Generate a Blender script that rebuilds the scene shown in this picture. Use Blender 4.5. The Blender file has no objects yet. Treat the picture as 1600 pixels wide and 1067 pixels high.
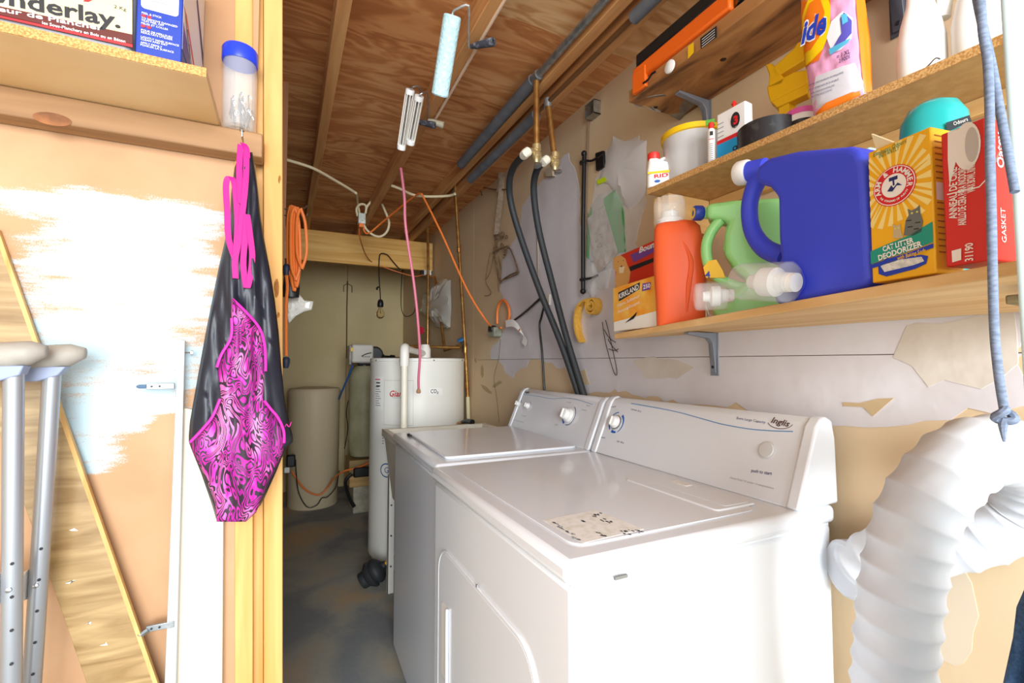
import bpy, math, random
from mathutils import Matrix, Vector
random.seed(7)
S = bpy.context.scene
COL = S.collection
# ------------------------------------------------------------------ camera
FPX, YAW, PIT = 735.0, math.radians(25.8), math.atan(32.5/735)
EYE = Vector((0, 0, 1.22))
cd = bpy.data.cameras.new('camera'); cd.sensor_width = 36; cd.lens = FPX/1600*36; cd.clip_start = .02
cam = bpy.data.objects.new('camera', cd); COL.objects.link(cam)
cam.location = EYE; cam.rotation_euler = (math.pi/2+PIT, 0, -YAW)
S.camera = cam
# ------------------------------------------------------------------ world and lights
w = bpy.data.worlds.new('world'); S.world = w; w.use_nodes = True
w.node_tree.nodes['Background'].inputs[0].default_value = (.93, .97, 1, 1)
w.node_tree.nodes['Background'].inputs[1].default_value = 1.35
def area(name, loc, target, size, power, col=(1, 1, 1)):
    l = bpy.data.lights.new(name, 'AREA'); l.shape = 'RECTANGLE'; l.size, l.size_y = size; l.energy = power; l.color = col
    o = bpy.data.objects.new(name, l); COL.objects.link(o); o.location = loc
    o.rotation_euler = (Vector(target)-Vector(loc)).to_track_quat('-Z', 'Y').to_euler()
    return o
area('doorway_daylight_offscreen', (-.35, -3.4, 1.75), (.5, 2.2, 1.2), (2.2, 2.0), 205, (.92, .97, 1))
S.view_settings.view_transform = 'Standard'; S.view_settings.look = 'None'
S.view_settings.gamma = 1; S.view_settings.use_curve_mapping = False
S.view_settings.exposure = 0.66
# ------------------------------------------------------------------ pixel to place
_F = Vector((math.sin(YAW)*math.cos(PIT), math.cos(YAW)*math.cos(PIT), math.sin(PIT)))
_R = Vector((math.cos(YAW), -math.sin(YAW), 0)); _U = _R.cross(_F)
def ray(px, py): return _R*(px-800)+_U*(533.5-py)+_F*FPX
def on(a, v, px, py):
    d = ray(px, py); return EYE+d*((v-EYE[a])/d[a])
def PX(px, py, v): return on(0, v, px, py)
def PY(px, py, v): return on(1, v, px, py)
def PZ(px, py, v): return on(2, v, px, py)
def PD(px, py, f): return EYE+ray(px, py)*(f/FPX)
def PV(px, py, p0, p1, inset=.01):
    d = Vector((p1[0]-p0[0], p1[1]-p0[1])); n = Vector((-d.y, d.x)).normalized()
    if n.x < 0: n = -n
    o = Vector(p0)+n*inset; r = ray(px, py)
    t = n.dot(o-Vector((EYE.x, EYE.y)))/(n.x*r.x+n.y*r.y); return EYE+r*t
SA, SB = PX(960, 530, .90), PX(1575, 432, .75)
def S1(px, py, i=.01): return PV(px, py, (SA.x, SA.y), (SB.x, SB.y), i)
def S2(px, py, i=.01): return PV(px, py, (.905, 1.0), (.945, .3), i)
# ------------------------------------------------------------------ materials
def lin(c):
    if isinstance(c, str): c = [int(c[i:i+2], 16)/255 for i in (0, 2, 4)]
    return tuple((x/12.92 if x <= .04045 else ((x+.055)/1.055)**2.4) for x in c)+(1,)
MATS = {}
def mat(name, col, rough=.5, metal=0, col2=None, scale=20, stretch=(1, 1, 1), lo=.35, hi=.65, bump=0, trans=0, detail=4, dist=0, col3=None, bscale=None, coat=0, alpha=1, ior=1.45):
    if name in MATS: return MATS[name]
    m = bpy.data.materials.new(name); m.use_nodes = True; nt = m.node_tree; N = nt.nodes; L = nt.links
    b = N['Principled BSDF']; b.inputs['Base Color'].default_value = lin(col); b.inputs['Roughness'].default_value = rough
    b.inputs['Metallic'].default_value = metal; b.inputs['Transmission Weight'].default_value = trans; b.inputs['Coat Weight'].default_value = coat
    b.inputs['IOR'].default_value = ior; b.inputs['Alpha'].default_value = alpha
    if col2 or bump:
        tc = N.new('ShaderNodeTexCoord'); mp = N.new('ShaderNodeMapping'); L.new(tc.outputs['Object'], mp.inputs[0])
        mp.inputs['Scale'].default_value = stretch
        nz = N.new('ShaderNodeTexNoise'); L.new(mp.outputs[0], nz.inputs['Vector'])
        nz.inputs['Scale'].default_value = scale; nz.inputs['Detail'].default_value = detail; nz.inputs['Distortion'].default_value = dist
    if col2:
        r = N.new('ShaderNodeValToRGB'); L.new(nz.outputs[0], r.inputs[0]); L.new(r.outputs[0], b.inputs['Base Color'])
        r.color_ramp.elements[0].position = lo; r.color_ramp.elements[1].position = hi
        r.color_ramp.elements[0].color = lin(col); r.color_ramp.elements[1].color = lin(col2)
        if col3:
            e = r.color_ramp.elements.new((lo+hi)/2); e.color = lin(col3)
    if bump:
        bp = N.new('ShaderNodeBump'); bp.inputs['Strength'].default_value = bump; bp.inputs['Distance'].default_value = .004
        if bscale:
            n2 = N.new('ShaderNodeTexNoise'); n2.inputs['Scale'].default_value = bscale; L.new(mp.outputs[0], n2.inputs['Vector']); L.new(n2.outputs[0], bp.inputs['Height'])
        else: L.new(nz.outputs[0], bp.inputs['Height'])
        L.new(bp.outputs[0], b.inputs['Normal'])
    MATS[name] = m; return m
def wood(name, c1, c2, axis='z', rough=.6, scale=9, c3=None):
    st = {'x': (.06, 1, 1), 'y': (1, .06, 1), 'z': (1, 1, .06)}[axis]
    return mat(name, c1, rough, 0, c2, scale*3, st, .32, .68, .25, detail=6, dist=.8, col3=c3)
def grain_mat(name, dark, mid, light, rough=.65):
    """rotary-cut plywood: long wavy grain across the joists with lighter flares and small knots"""
    m = bpy.data.materials.new(name); m.use_nodes = True; nt = m.node_tree; N = nt.nodes; L = nt.links
    b = N['Principled BSDF']; b.inputs['Roughness'].default_value = rough
    tc = N.new('ShaderNodeTexCoord'); mp = N.new('ShaderNodeMapping'); mp.inputs['Scale'].default_value = (.8, 3.2, 1); L.new(tc.outputs['Object'], mp.inputs[0])
    n1 = N.new('ShaderNodeTexNoise'); n1.inputs['Scale'].default_value = 2.2; n1.inputs['Detail'].default_value = 3; n1.inputs['Distortion'].default_value = 1.2; L.new(mp.outputs[0], n1.inputs['Vector'])
    mul = N.new('ShaderNodeMath'); mul.operation = 'MULTIPLY'; mul.inputs[1].default_value = 34; L.new(n1.outputs[0], mul.inputs[0])
    sn = N.new('ShaderNodeMath'); sn.operation = 'SINE'; L.new(mul.outputs[0], sn.inputs[0])
    mr = N.new('ShaderNodeMapRange'); mr.inputs[1].default_value = -1; mr.inputs[2].default_value = 1; mr.inputs[3].default_value = .36; mr.inputs[4].default_value = .62; L.new(sn.outputs[0], mr.inputs[0])
    n2 = N.new('ShaderNodeTexNoise'); n2.inputs['Scale'].default_value = 1.6; n2.inputs['Detail'].default_value = 5; L.new(mp.outputs[0], n2.inputs['Vector'])
    ad = N.new('ShaderNodeMath'); ad.operation = 'MULTIPLY_ADD'; ad.inputs[1].default_value = .9; L.new(n2.outputs[0], ad.inputs[0]); 
    sub = N.new('ShaderNodeMath'); sub.operation = 'SUBTRACT'; sub.inputs[1].default_value = .45; L.new(mr.outputs[0], sub.inputs[0]); L.new(sub.outputs[0], ad.inputs[2])
    r = N.new('ShaderNodeValToRGB'); e = r.color_ramp.elements; e[0].position = .25; e[0].color = lin(dark); e[1].position = .72; e[1].color = lin(light)
    k = e.new(.47); k.color = lin(mid); L.new(ad.outputs[0], r.inputs[0])
    mp2 = N.new('ShaderNodeMapping'); mp2.inputs['Scale'].default_value = (2.4, 4.5, 1); L.new(tc.outputs['Object'], mp2.inputs[0])
    vo = N.new('ShaderNodeTexVoronoi'); vo.inputs['Scale'].default_value = 1.5; L.new(mp2.outputs[0], vo.inputs['Vector'])
    r2 = N.new('ShaderNodeValToRGB'); r2.color_ramp.elements[0].position = .035; r2.color_ramp.elements[0].color = (.16, .08, .05, 1); r2.color_ramp.elements[1].position = .085; r2.color_ramp.elements[1].color = (1, 1, 1, 1); L.new(vo.outputs['Distance'], r2.inputs[0])
    mx = N.new('ShaderNodeMix'); mx.data_type = 'RGBA'; mx.blend_type = 'MULTIPLY'; mx.inputs[0].default_value = .75
    L.new(r.outputs[0], mx.inputs[6]); L.new(r2.outputs[0], mx.inputs[7]); L.new(mx.outputs[2], b.inputs['Base Color'])
    return m
def paint_smear_mat():
    """tan hardboard with a dry-brushed pale blue paint area (its own shape, in wall metres)"""
    m = bpy.data.materials.new('painted_hardboard'); m.use_nodes = True; nt = m.node_tree; N = nt.nodes; L = nt.links
    b = N['Principled BSDF']; b.inputs['Roughness'].default_value = .75
    tc = N.new('ShaderNodeTexCoord'); sep = N.new('ShaderNodeSeparateXYZ'); L.new(tc.outputs['Object'], sep.inputs[0])
    def mth(op, a, bb=None, c=None):
        n = N.new('ShaderNodeMath'); n.operation = op
        for i, v in enumerate((a, bb, c)):
            if v is None: continue
            if isinstance(v, (int, float)): n.inputs[i].default_value = v
            else: L.new(v, n.inputs[i])
        return n.outputs[0]
    total = None
    for (cx, cz, rx, rz) in BLOBS:
        dx = mth('POWER', mth('DIVIDE', mth('ABSOLUTE', mth('SUBTRACT', sep.outputs[0], cx)), rx), 3.0)
        dz = mth('POWER', mth('DIVIDE', mth('ABSOLUTE', mth('SUBTRACT', sep.outputs[2], cz)), rz), 3.0)
        v = mth('SUBTRACT', 1.0, mth('ADD', dx, dz)); v = mth('MAXIMUM', v, -1.0)
        total = v if total is None else mth('MAXIMUM', total, v)
    mp = N.new('ShaderNodeMapping'); mp.inputs['Scale'].default_value = (5, 1, 26); L.new(tc.outputs['Object'], mp.inputs[0])
    nz = N.new('ShaderNodeTexNoise'); nz.inputs['Scale'].default_value = 1.3; nz.inputs['Detail'].default_value = 8; nz.inputs['Roughness'].default_value = .7; L.new(mp.outputs[0], nz.inputs['Vector'])
    nf = N.new('ShaderNodeTexNoise'); nf.inputs['Scale'].default_value = 420; L.new(tc.outputs['Object'], nf.inputs['Vector'])
    k = mth('ADD', total, mth('MULTIPLY', mth('SUBTRACT', nz.outputs[0], .5), 4.2)); k = mth('ADD', k, mth('MULTIPLY', mth('SUBTRACT', nf.outputs[0], .5), 1.6))
    r = N.new('ShaderNodeValToRGB'); r.color_ramp.elements[0].position = .05; r.color_ramp.elements[0].color = (0, 0, 0, 1); r.color_ramp.elements[1].position = .75; L.new(k, r.inputs[0])
    n3 = N.new('ShaderNodeTexNoise'); n3.inputs['Scale'].default_value = 5; n3.inputs['Detail'].default_value = 6; L.new(tc.outputs['Object'], n3.inputs['Vector'])
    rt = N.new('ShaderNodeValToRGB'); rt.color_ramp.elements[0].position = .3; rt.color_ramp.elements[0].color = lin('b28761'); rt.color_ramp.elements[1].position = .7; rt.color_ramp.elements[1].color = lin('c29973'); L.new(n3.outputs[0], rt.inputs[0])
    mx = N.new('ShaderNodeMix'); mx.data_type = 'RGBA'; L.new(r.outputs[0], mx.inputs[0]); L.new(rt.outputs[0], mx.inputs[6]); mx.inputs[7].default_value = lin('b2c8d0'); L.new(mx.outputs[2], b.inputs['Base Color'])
    return m
def swirl_mat():
    m = bpy.data.materials.new('pink_swirl_print'); m.use_nodes = True; nt = m.node_tree; N = nt.nodes; L = nt.links
    b = N['Principled BSDF']; b.inputs['Roughness'].default_value = .65
    tc = N.new('ShaderNodeTexCoord')
    mp = N.new('ShaderNodeMapping'); mp.inputs['Scale'].default_value = (1.9, .3, .9); L.new(tc.outputs['Object'], mp.inputs[0])
    n1 = N.new('ShaderNodeTexNoise'); n1.inputs['Scale'].default_value = 15; n1.inputs['Detail'].default_value = 1.4; n1.inputs['Distortion'].default_value = 1.3; L.new(mp.outputs[0], n1.inputs['Vector'])
    mu = N.new('ShaderNodeMath'); mu.operation = 'MULTIPLY'; mu.inputs[1].default_value = 95; L.new(n1.outputs[0], mu.inputs[0])
    sn = N.new('ShaderNodeMath'); sn.operation = 'SINE'; L.new(mu.outputs[0], sn.inputs[0])
    n2 = N.new('ShaderNodeTexNoise'); n2.inputs['Scale'].default_value = 17; L.new(mp.outputs[0], n2.inputs['Vector'])
    r2 = N.new('ShaderNodeValToRGB'); e = r2.color_ramp.elements; e[0].position = .38; e[0].color = lin('a01488'); e[1].position = .66; e[1].color = lin('e07cbc'); k = e.new(.5); k.color = lin('c420a0'); L.new(n2.outputs[0], r2.inputs[0])
    r = N.new('ShaderNodeValToRGB'); r.color_ramp.elements[0].position = .42; r.color_ramp.elements[0].color = (0, 0, 0, 1); r.color_ramp.elements[1].position = .5
    mr = N.new('ShaderNodeMapRange'); mr.inputs[1].default_value = -1; mr.inputs[2].default_value = 1; L.new(sn.outputs[0], mr.inputs[0]); L.new(mr.outputs[0], r.inputs[0])
    mx = N.new('ShaderNodeMix'); mx.data_type = 'RGBA'; L.new(r.outputs[0], mx.inputs[0]); mx.inputs[6].default_value = lin('30222f'); L.new(r2.outputs[0], mx.inputs[7]); L.new(mx.outputs[2], b.inputs['Base Color'])
    return m
def m_(name, col, rough=.5, **k): return mat(name, col, rough, **k)
# ------------------------------------------------------------------ mesh builder
MW = {}
class MB:
    def __init__(s, M=None): s.v = []; s.f = []; s.M = M
    def add(s, vs, fs):
        n = len(s.v); s.v += [(s.M @ Vector(v)) if s.M else Vector(v) for v in vs]; s.f += [tuple(n+i for i in f) for f in fs]; return s
    def box(s, lo, hi):
        (a, b, c), (d, e, f) = lo, hi
        return s.add([(a, b, c), (d, b, c), (d, e, c), (a, e, c), (a, b, f), (d, b, f), (d, e, f), (a, e, f)],
                     [(3, 2, 1, 0), (4, 5, 6, 7), (0, 1, 5, 4), (1, 2, 6, 5), (2, 3, 7, 6), (3, 0, 4, 7)])
    def hexa(s, q):   # 4 bottom + 4 top
        return s.add(q, [(3, 2, 1, 0), (4, 5, 6, 7), (0, 1, 5, 4), (1, 2, 6, 5), (2, 3, 7, 6), (3, 0, 4, 7)])
    def prism(s, poly, ext):
        n = len(poly); e = Vector(ext); p = [Vector(x) for x in poly]
        return s.add(p+[x+e for x in p], [tuple(range(n-1, -1, -1)), tuple(range(n, 2*n))]+[(i, (i+1) % n, n+(i+1) % n, n+i) for i in range(n)])
    def tube(s, pts, r, n=8, smooth=0, closed=False, flat=None):
        p = [Vector(x) for x in pts]
        rr = list(r) if isinstance(r, (list, tuple)) else [r]*len(p)
        if smooth: p, rr = catmull(p, rr, smooth)
        m = len(p); rings = []; up = None
        for i in range(m):
            t = (p[min(i+1, m-1)]-p[max(i-1, 0)])
            t = t.normalized() if t.length > 1e-9 else Vector((0, 0, 1))
            if up is None:
                up = t.orthogonal().normalized() if abs(t.z) > .9 else (Vector((0, 0, 1))-t*t.z).normalized()
            up = (up-t*up.dot(t)); up = up.normalized() if up.length > 1e-6 else t.orthogonal().normalized()
            sd = t.cross(up)
            rings.append([p[i]+(sd*math.cos(2*math.pi*k/n)+up*math.sin(2*math.pi*k/n))*rr[i] for k in range(n)])
        vs = [q for R_ in rings for q in R_]
        fs = [(i*n+k, i*n+(k+1) % n, (i+1)*n+(k+1) % n, (i+1)*n+k) for i in range(m-1) for k in range(n)]
        fs += [tuple(range(n-1, -1, -1)), tuple((m-1)*n+k for k in range(n))]
        return s.add(vs, fs)
    def lathe(s, prof, org=(0, 0, 0), ax=(0, 0, 1), n=24, sx=1, sy=1):
        a = Vector(ax).normalized(); q = Vector((0, 0, 1)).rotation_difference(a); o = Vector(org)
        vs = []
        for r, z in prof:
            for k in range(n):
                t = 2*math.pi*k/n; vs.append(o+q @ Vector((r*math.cos(t)*sx, r*math.sin(t)*sy, z)))
        m = len(prof)
        fs = [(i*n+k, i*n+(k+1) % n, (i+1)*n+(k+1) % n, (i+1)*n+k) for i in range(m-1) for k in range(n)]
        fs += [tuple(range(n-1, -1, -1)), tuple((m-1)*n+k for k in range(n))]
        return s.add(vs, fs)
    def loft(s, rings):
        n = len(rings[0]); m = len(rings); vs = [q for R_ in rings for q in R_]
        fs = [(i*n+k, i*n+(k+1) % n, (i+1)*n+(k+1) % n, (i+1)*n+k) for i in range(m-1) for k in range(n)]
        fs += [tuple(range(n-1, -1, -1)), tuple((m-1)*n+k for k in range(n))]
        return s.add(vs, fs)
    def ribbon(s, pts, wid, thick, smooth=0):
        p = [Vector(x) for x in pts]; wd = [Vector(x) for x in wid] if isinstance(wid, list) else [Vector(wid)]*len(p)
        if smooth:
            wd = catmull(wd, [1]*len(wd), smooth)[0]; p = catmull(p, [1]*len(p), smooth)[0]
        rings = []
        for i in range(len(p)):
            t = (p[min(i+1, len(p)-1)]-p[max(i-1, 0)]); nn = t.cross(wd[i]); nn = nn.normalized()*thick/2 if nn.length > 1e-9 else Vector((0, thick/2, 0))
            h = wd[i]/2; rings.append([p[i]-h-nn, p[i]+h-nn, p[i]+h+nn, p[i]-h+nn])
        return s.loft(rings)
    def build(s, name, m, parent=None, smooth=40, bevel=0, seg=2, solid=0, sub=0):
        me = bpy.data.meshes.new(name); iv = MW[parent].inverted() if parent else None
        me.from_pydata([(iv @ v) if iv else v for v in s.v], [], s.f)
        me.materials.append(m)
        import bmesh
        bm = bmesh.new(); bm.from_mesh(me); bmesh.ops.recalc_face_normals(bm, faces=bm.faces); bm.to_mesh(me); bm.free()
        if smooth: me.shade_smooth(); me.set_sharp_from_angle(angle=math.radians(smooth))
        o = bpy.data.objects.new(name, me); COL.objects.link(o)
        if parent: o.parent = parent; MW[o] = MW[parent]
        else: MW[o] = Matrix()
        if solid:
            md = o.modifiers.new('thickness', 'SOLIDIFY'); md.thickness = solid; md.offset = 0
        if bevel:
            b = o.modifiers.new('bevel', 'BEVEL'); b.width = bevel; b.segments = seg; b.limit_method = 'ANGLE'; b.angle_limit = math.radians(35)
        if sub:
            b = o.modifiers.new('sub', 'SUBSURF'); b.levels = sub; b.render_levels = sub
        return o
def catmull(p, r, k):
    P_, R_ = [], []
    n = len(p)
    for i in range(n-1):
        a, b, c, d = p[max(i-1, 0)], p[i], p[i+1], p[min(i+2, n-1)]
        for j in range(k):
            t = j/k
            P_.append(.5*((2*b)+(c-a)*t+(2*a-5*b+4*c-d)*t*t+(3*b-a-3*c+d)*t**3)); R_.append(r[i]*(1-t)+r[i+1]*t)
    P_.append(p[-1]); R_.append(r[-1]); return P_, R_
def tag(o, label=None, cat=None, group=None, kind=None):
    if label: o['label'] = label
    if cat: o['category'] = cat
    if group: o['group'] = group
    if kind: o['kind'] = kind
    return o
def thing(name, label, cat, M=None, group=None):
    o = bpy.data.objects.new(name, None); COL.objects.link(o); o.empty_display_size = .03
    if M is None: M = Matrix()
    if not isinstance(M, Matrix): M = Matrix.Translation(Vector(M))
    o.matrix_world = M; MW[o] = M.copy()
    return tag(o, label, cat, group)
def structure(name, M=None):
    o = bpy.data.objects.new(name, None); COL.objects.link(o); o.empty_display_size = .03
    MW[o] = Matrix(); return tag(o, kind='structure')
def text(s, M, size, m, parent, width=None, name='lettering', align='CENTER', bold=0, shear=0, ext=.0002):
    cu = bpy.data.curves.new('t', 'FONT'); cu.body = s; cu.size = size; cu.align_x = align; cu.align_y = 'CENTER'; cu.resolution_u = 2
    cu.offset = bold*size; cu.shear = shear; cu.extrude = 0
    o = bpy.data.objects.new('t', cu); COL.objects.link(o); dg = bpy.context.evaluated_depsgraph_get()
    me = bpy.data.meshes.new_from_object(o.evaluated_get(dg)); bpy.data.objects.remove(o); bpy.data.curves.remove(cu)
    if not len(me.vertices): return None
    if width:
        xs = [v.co.x for v in me.vertices]; k = width/(max(xs)-min(xs))
        for v in me.vertices: v.co.x *= k
    T = MW[parent].inverted() @ M @ Matrix.Translation((0, 0, ext)); me.transform(T); me.name = name
    me.materials.clear(); me.materials.append(m)
    o = bpy.data.objects.new(name, me); COL.objects.link(o); o.parent = parent; MW[o] = MW[parent]; return o
def flat(pts2, M, m, parent, name, z=.0002):
    """flat print: a thin polygon on the face M (x right, y up, z out)"""
    return MB(M).prism([(x, y, 0) for x, y in pts2], (0, 0, z)).build(name, m, parent, smooth=0)
def rect(x0, y0, x1, y1): return [(x0, y0), (x1, y0), (x1, y1), (x0, y1)]
def ell(cx, cy, rx, ry, n=28, a0=0, a1=360): return [(cx+rx*math.cos(math.radians(a0+(a1-a0)*i/n)), cy+ry*math.sin(math.radians(a0+(a1-a0)*i/n))) for i in range(n+(0 if a1-a0 == 360 else 1))]
def arcband(cx, cy, rx, ry, w, a0, a1, n=14, w2=None):
    w2 = w if w2 is None else w2
    o = ell(cx, cy, rx, ry, n, a0, a1); i = [(cx+(rx-(w+(w2-w)*k/n))*math.cos(math.radians(a0+(a1-a0)*k/n)), cy+(ry-(w+(w2-w)*k/n))*math.sin(math.radians(a0+(a1-a0)*k/n))) for k in range(n+1)]
    return o+i[::-1]
def frame(o, x, y):
    """face matrix with origin o, unit x, unit y (re-orthogonalised)"""
    x = Vector(x).normalized(); y = Vector(y); y = (y-x*y.dot(x)).normalized(); z = x.cross(y)
    return Matrix(((x.x, y.x, z.x, o[0]), (x.y, y.y, z.y, o[1]), (x.z, y.z, z.z, o[2]), (0, 0, 0, 1)))
def at(M, x, y, z=0, rot=0): return M @ Matrix.Translation((x, y, z)) @ Matrix.Rotation(math.radians(rot), 4, 'Z')
def boxm(bl, br, z):
    """matrix of a box standing at height z: origin lower left front, x along the front, y up, z towards the viewer"""
    a = Vector((bl[0], bl[1], z)); b = Vector((br[0], br[1], z)); return frame(a, b-a, (0, 0, 1)), (b-a).length
def rough_poly(pts, k=5, amp=.012):
    out = []
    n = len(pts)
    for i in range(n):
        a, b = Vector(pts[i]), Vector(pts[(i+1) % n]); L_ = (b-a).length
        kk = max(1, min(14, int(L_/.03))) if k else 1
        for j in range(kk):
            p = a.lerp(b, j/kk); p += Vector((0, random.uniform(-1, 1), random.uniform(-1, 1)))*min(amp, L_/kk*.35); out.append(p)
    return out
# ================================================================== THE SETTING
XW, YB, ZC = 1.12, 4.96, 2.31
white = m_('white_enamel', 'e6eaf0', .22, coat=.3); pine = wood('pine_stud', 'c8914a', 'dcae6c', 'z')
joistm = wood('joist_wood', 'b87a46', 'd8a268', 'y'); headerm = wood('header_pine', 'd8a04a', 'edc274', 'x'); tan = mat('tan_wall', 'd2b690', .7, 0, 'dac2a0', 3, lo=.3, hi=.7, bump=.1, bscale=60)
plast = mat('plaster_skim', 'cdc6c8', .8, 0, 'dcd8dc', 4, lo=.3, hi=.7, bump=.35, bscale=22); plast2 = mat('plaster_warm', 'd8d0c6', .8, 0, 'c9bdb0', 6, bump=.4, bscale=26)
conc = mat('concrete', '7f8385', .75, 0, 'b49d7c', 2.2, lo=.42, hi=.66, bump=.3, bscale=30, detail=9, dist=.6, col3='9c9a90')
black = m_('black_plastic', '17181b', .4); rubber = m_('black_rubber', '2a2d30', .6); steel = m_('steel', 'b9babd', .3, metal=1); galv = mat('galvanised', '8d9396', .4, .8, 'b0b5b8', 40)
copper = mat('copper_pipe', 'b07a45', .35, .85, 'cda25e', 25); brass = m_('brass', 'c9b483', .35, metal=.7); orange = m_('orange_cable', 'f08038', .45); whitep = m_('white_plastic', 'efefec', .35)
clear = m_('clear_plastic', 'f6fafa', .08, alpha=.15, coat=.5); foam = mat('pipe_foam', '5e6066', .9, 0, '6a6c72', 20); ink = m_('black_print', '26262a', .6); inkg = m_('grey_print', '8d9096', .6); redm = m_('red_print', 'd8262c', .45)
bluem = m_('blue_print', '1f3fb4', .45); whiteprint = m_('white_print', 'f4f2ee', .5); yellowm = m_('yellow_plastic', 'f5c518', .4); particle = mat('particle_board_edge', 'a8783e', .8, 0, 'd0a468', 330, lo=.4, hi=.6)
hard = mat('hardboard', 'd2a176', .7, 0, 'c79566', 5)
fl = MB().box((-1.9, -2.2, -.12), (XW+.1, YB+.1, 0)).build('floor', conc, smooth=0); tag(fl, kind='structure')
# ceiling of plywood sheets on joists
plyA = grain_mat('plywood', 'b06c3a', 'd08c54', 'e2ac76'); plyB = grain_mat('plywood_pale', 'c08450', 'dfae78', 'eccb9c')
ce = structure('ceiling')
for (x0, y0, x1, y1, m) in ((-1.9, -.3, .508, 1.302, plyA), (.511, -.3, 1.2, 1.302, plyB), (-1.9, 1.305, 1.2, 2.522, plyA), (-1.9, 2.525, 1.2, 3.742, plyA), (-1.9, 3.745, 1.2, 5.06, plyA)):
    MB().box((x0, y0, ZC), (x1, y1, ZC+.016)).build('plywood_sheet', m, ce, smooth=0)
for x in (.113, .490, .900):
    MB().box((x, -.25, 2.22), (x+.038, 4.94, ZC+.001)).build('joist', joistm, ce, bevel=.003)
MB().box((.832, -.25, 2.245), (.872, 3.7, ZC+.001)).build('blocking_board', joistm, ce, bevel=.002)
MB().box((-1.85, 3.82, 1.985), (1.105, 3.858, 2.221)).build('header_beam', headerm, ce, bevel=.003)
# right wall: sheet panels with an open joint near the shelf, plaster skimmed over
wr = structure('wall_right')
jz = 1.236
for (y0, y1, z0, z1) in ((-.35, 2.9, jz+.0009, 2.4), (-.35, 2.9, 0, jz-.0009), (2.903, YB, 0, 2.4)):
    MB().box((XW, y0, z0), (XW+.016, y1, z1)).build('wall_panel', tan, wr, smooth=0)
MB().box((XW+.016, -.35, 0), (XW+.08, YB+.05, 2.4)).build('wall_core', m_('wall_core_wood', 'b08a5c', .9), wr, smooth=0)
def patch(pts, m, name='plaster_patch', amp=.012, th=.0015, up=0, side=0):
    p = [PX(a, b, XW) for a, b in pts]; p = rough_poly(p, 5, amp)
    for q in p:
        q.x = XW-th-up
        if side > 0: q.z = max(q.z, jz+.0009)
        if side < 0: q.z = min(q.z, jz-.0009)
    return MB().prism(p, (th+up+.0005, 0, 0)).build(name, m, wr, smooth=0)
patch([(888, 237), (904, 290), (908, 350), (960, 378), (1040, 395), (1120, 500), (1590, 470), (1590, 580), (1382, 580), (1000, 575), (766, 570), (766, 550), (800, 500), (790, 470), (782, 455), (782, 425), (790, 393), (813, 362), (816, 320)], plast, side=1)
patch([(766, 535), (1000, 530), (1382, 530), (1590, 530), (1590, 640), (1480, 648), (1350, 664), (1230, 655), (1150, 633), (1120, 640), (1060, 628), (960, 612), (905, 612), (884, 576), (850, 566), (835, 560), (798, 590), (788, 575)], plast, side=-1)
patch([(1410, 505), (1590, 480), (1590, 560), (1560, 610), (1450, 600), (1390, 560)], plast2, up=.0008)
patch([(990, 562), (1020, 558), (1060, 562), (1085, 575), (1060, 590), (1010, 592)], plast2, amp=.004, up=.0008)
patch([(945, 240), (1000, 215), (1010, 320), (985, 400), (935, 400), (925, 310)], plast2, up=.001)
patch([(1320, 628), (1400, 624), (1385, 634), (1362, 648), (1350, 637), (1322, 636)], m_('rust_stain', 'c4aa84', .8), 'stain', .004, up=.0012)
patch([(893, 585), (915, 578), (922, 600), (900, 605)], tan, 'stain', .004, up=.0012)
for (sx_, sy_, rx_, ry_, sl_) in ((754, 580, 2.5, 10, .2), (760, 608, 9, 3, .8), (777, 600, 7, 4, -.6), (744, 563, 1.5, 4, 0)):
    patch([(sx_+rx_*math.cos(a*.524), sy_+ry_*math.sin(a*.524)+sl_*rx_*math.cos(a*.524)) for a in range(12)], m_('scuff', 'b39c74', .9), 'scuff', .004, up=.0006)
patch([(1490+38*math.cos(a*.4), 960+80*math.sin(a*.4)) for a in range(15)], m_('pale_patch', 'd6c4ac', .8), 'stain', .004)
# back wall: two sheets with a joint
wb = structure('wall_back')
xs = PY(541, 560, YB).x
backm = mat('back_wall_yellow', 'd3c08e', .75, 0, 'dccb9e', 2.5, bump=.08, bscale=50)  # yellower base tone than the tan right wall
for (x0, x1) in ((-1.9, xs-.003), (xs+.003, XW)):
    MB().box((x0, YB, 0), (x1, YB+.016, 2.4)).build('wall_panel', backm, wb, smooth=0)
MB().box((-1.9, YB+.016, 0), (XW+.08, YB+.07, 2.4)).build('wall_core', MATS['wall_core_wood'], wb, smooth=0)
wl = MB().box((-1.98, -.3, 0), (-1.9, YB+.07, 2.4)).build('wall_left', backm, smooth=0); tag(wl, kind='structure')
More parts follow.
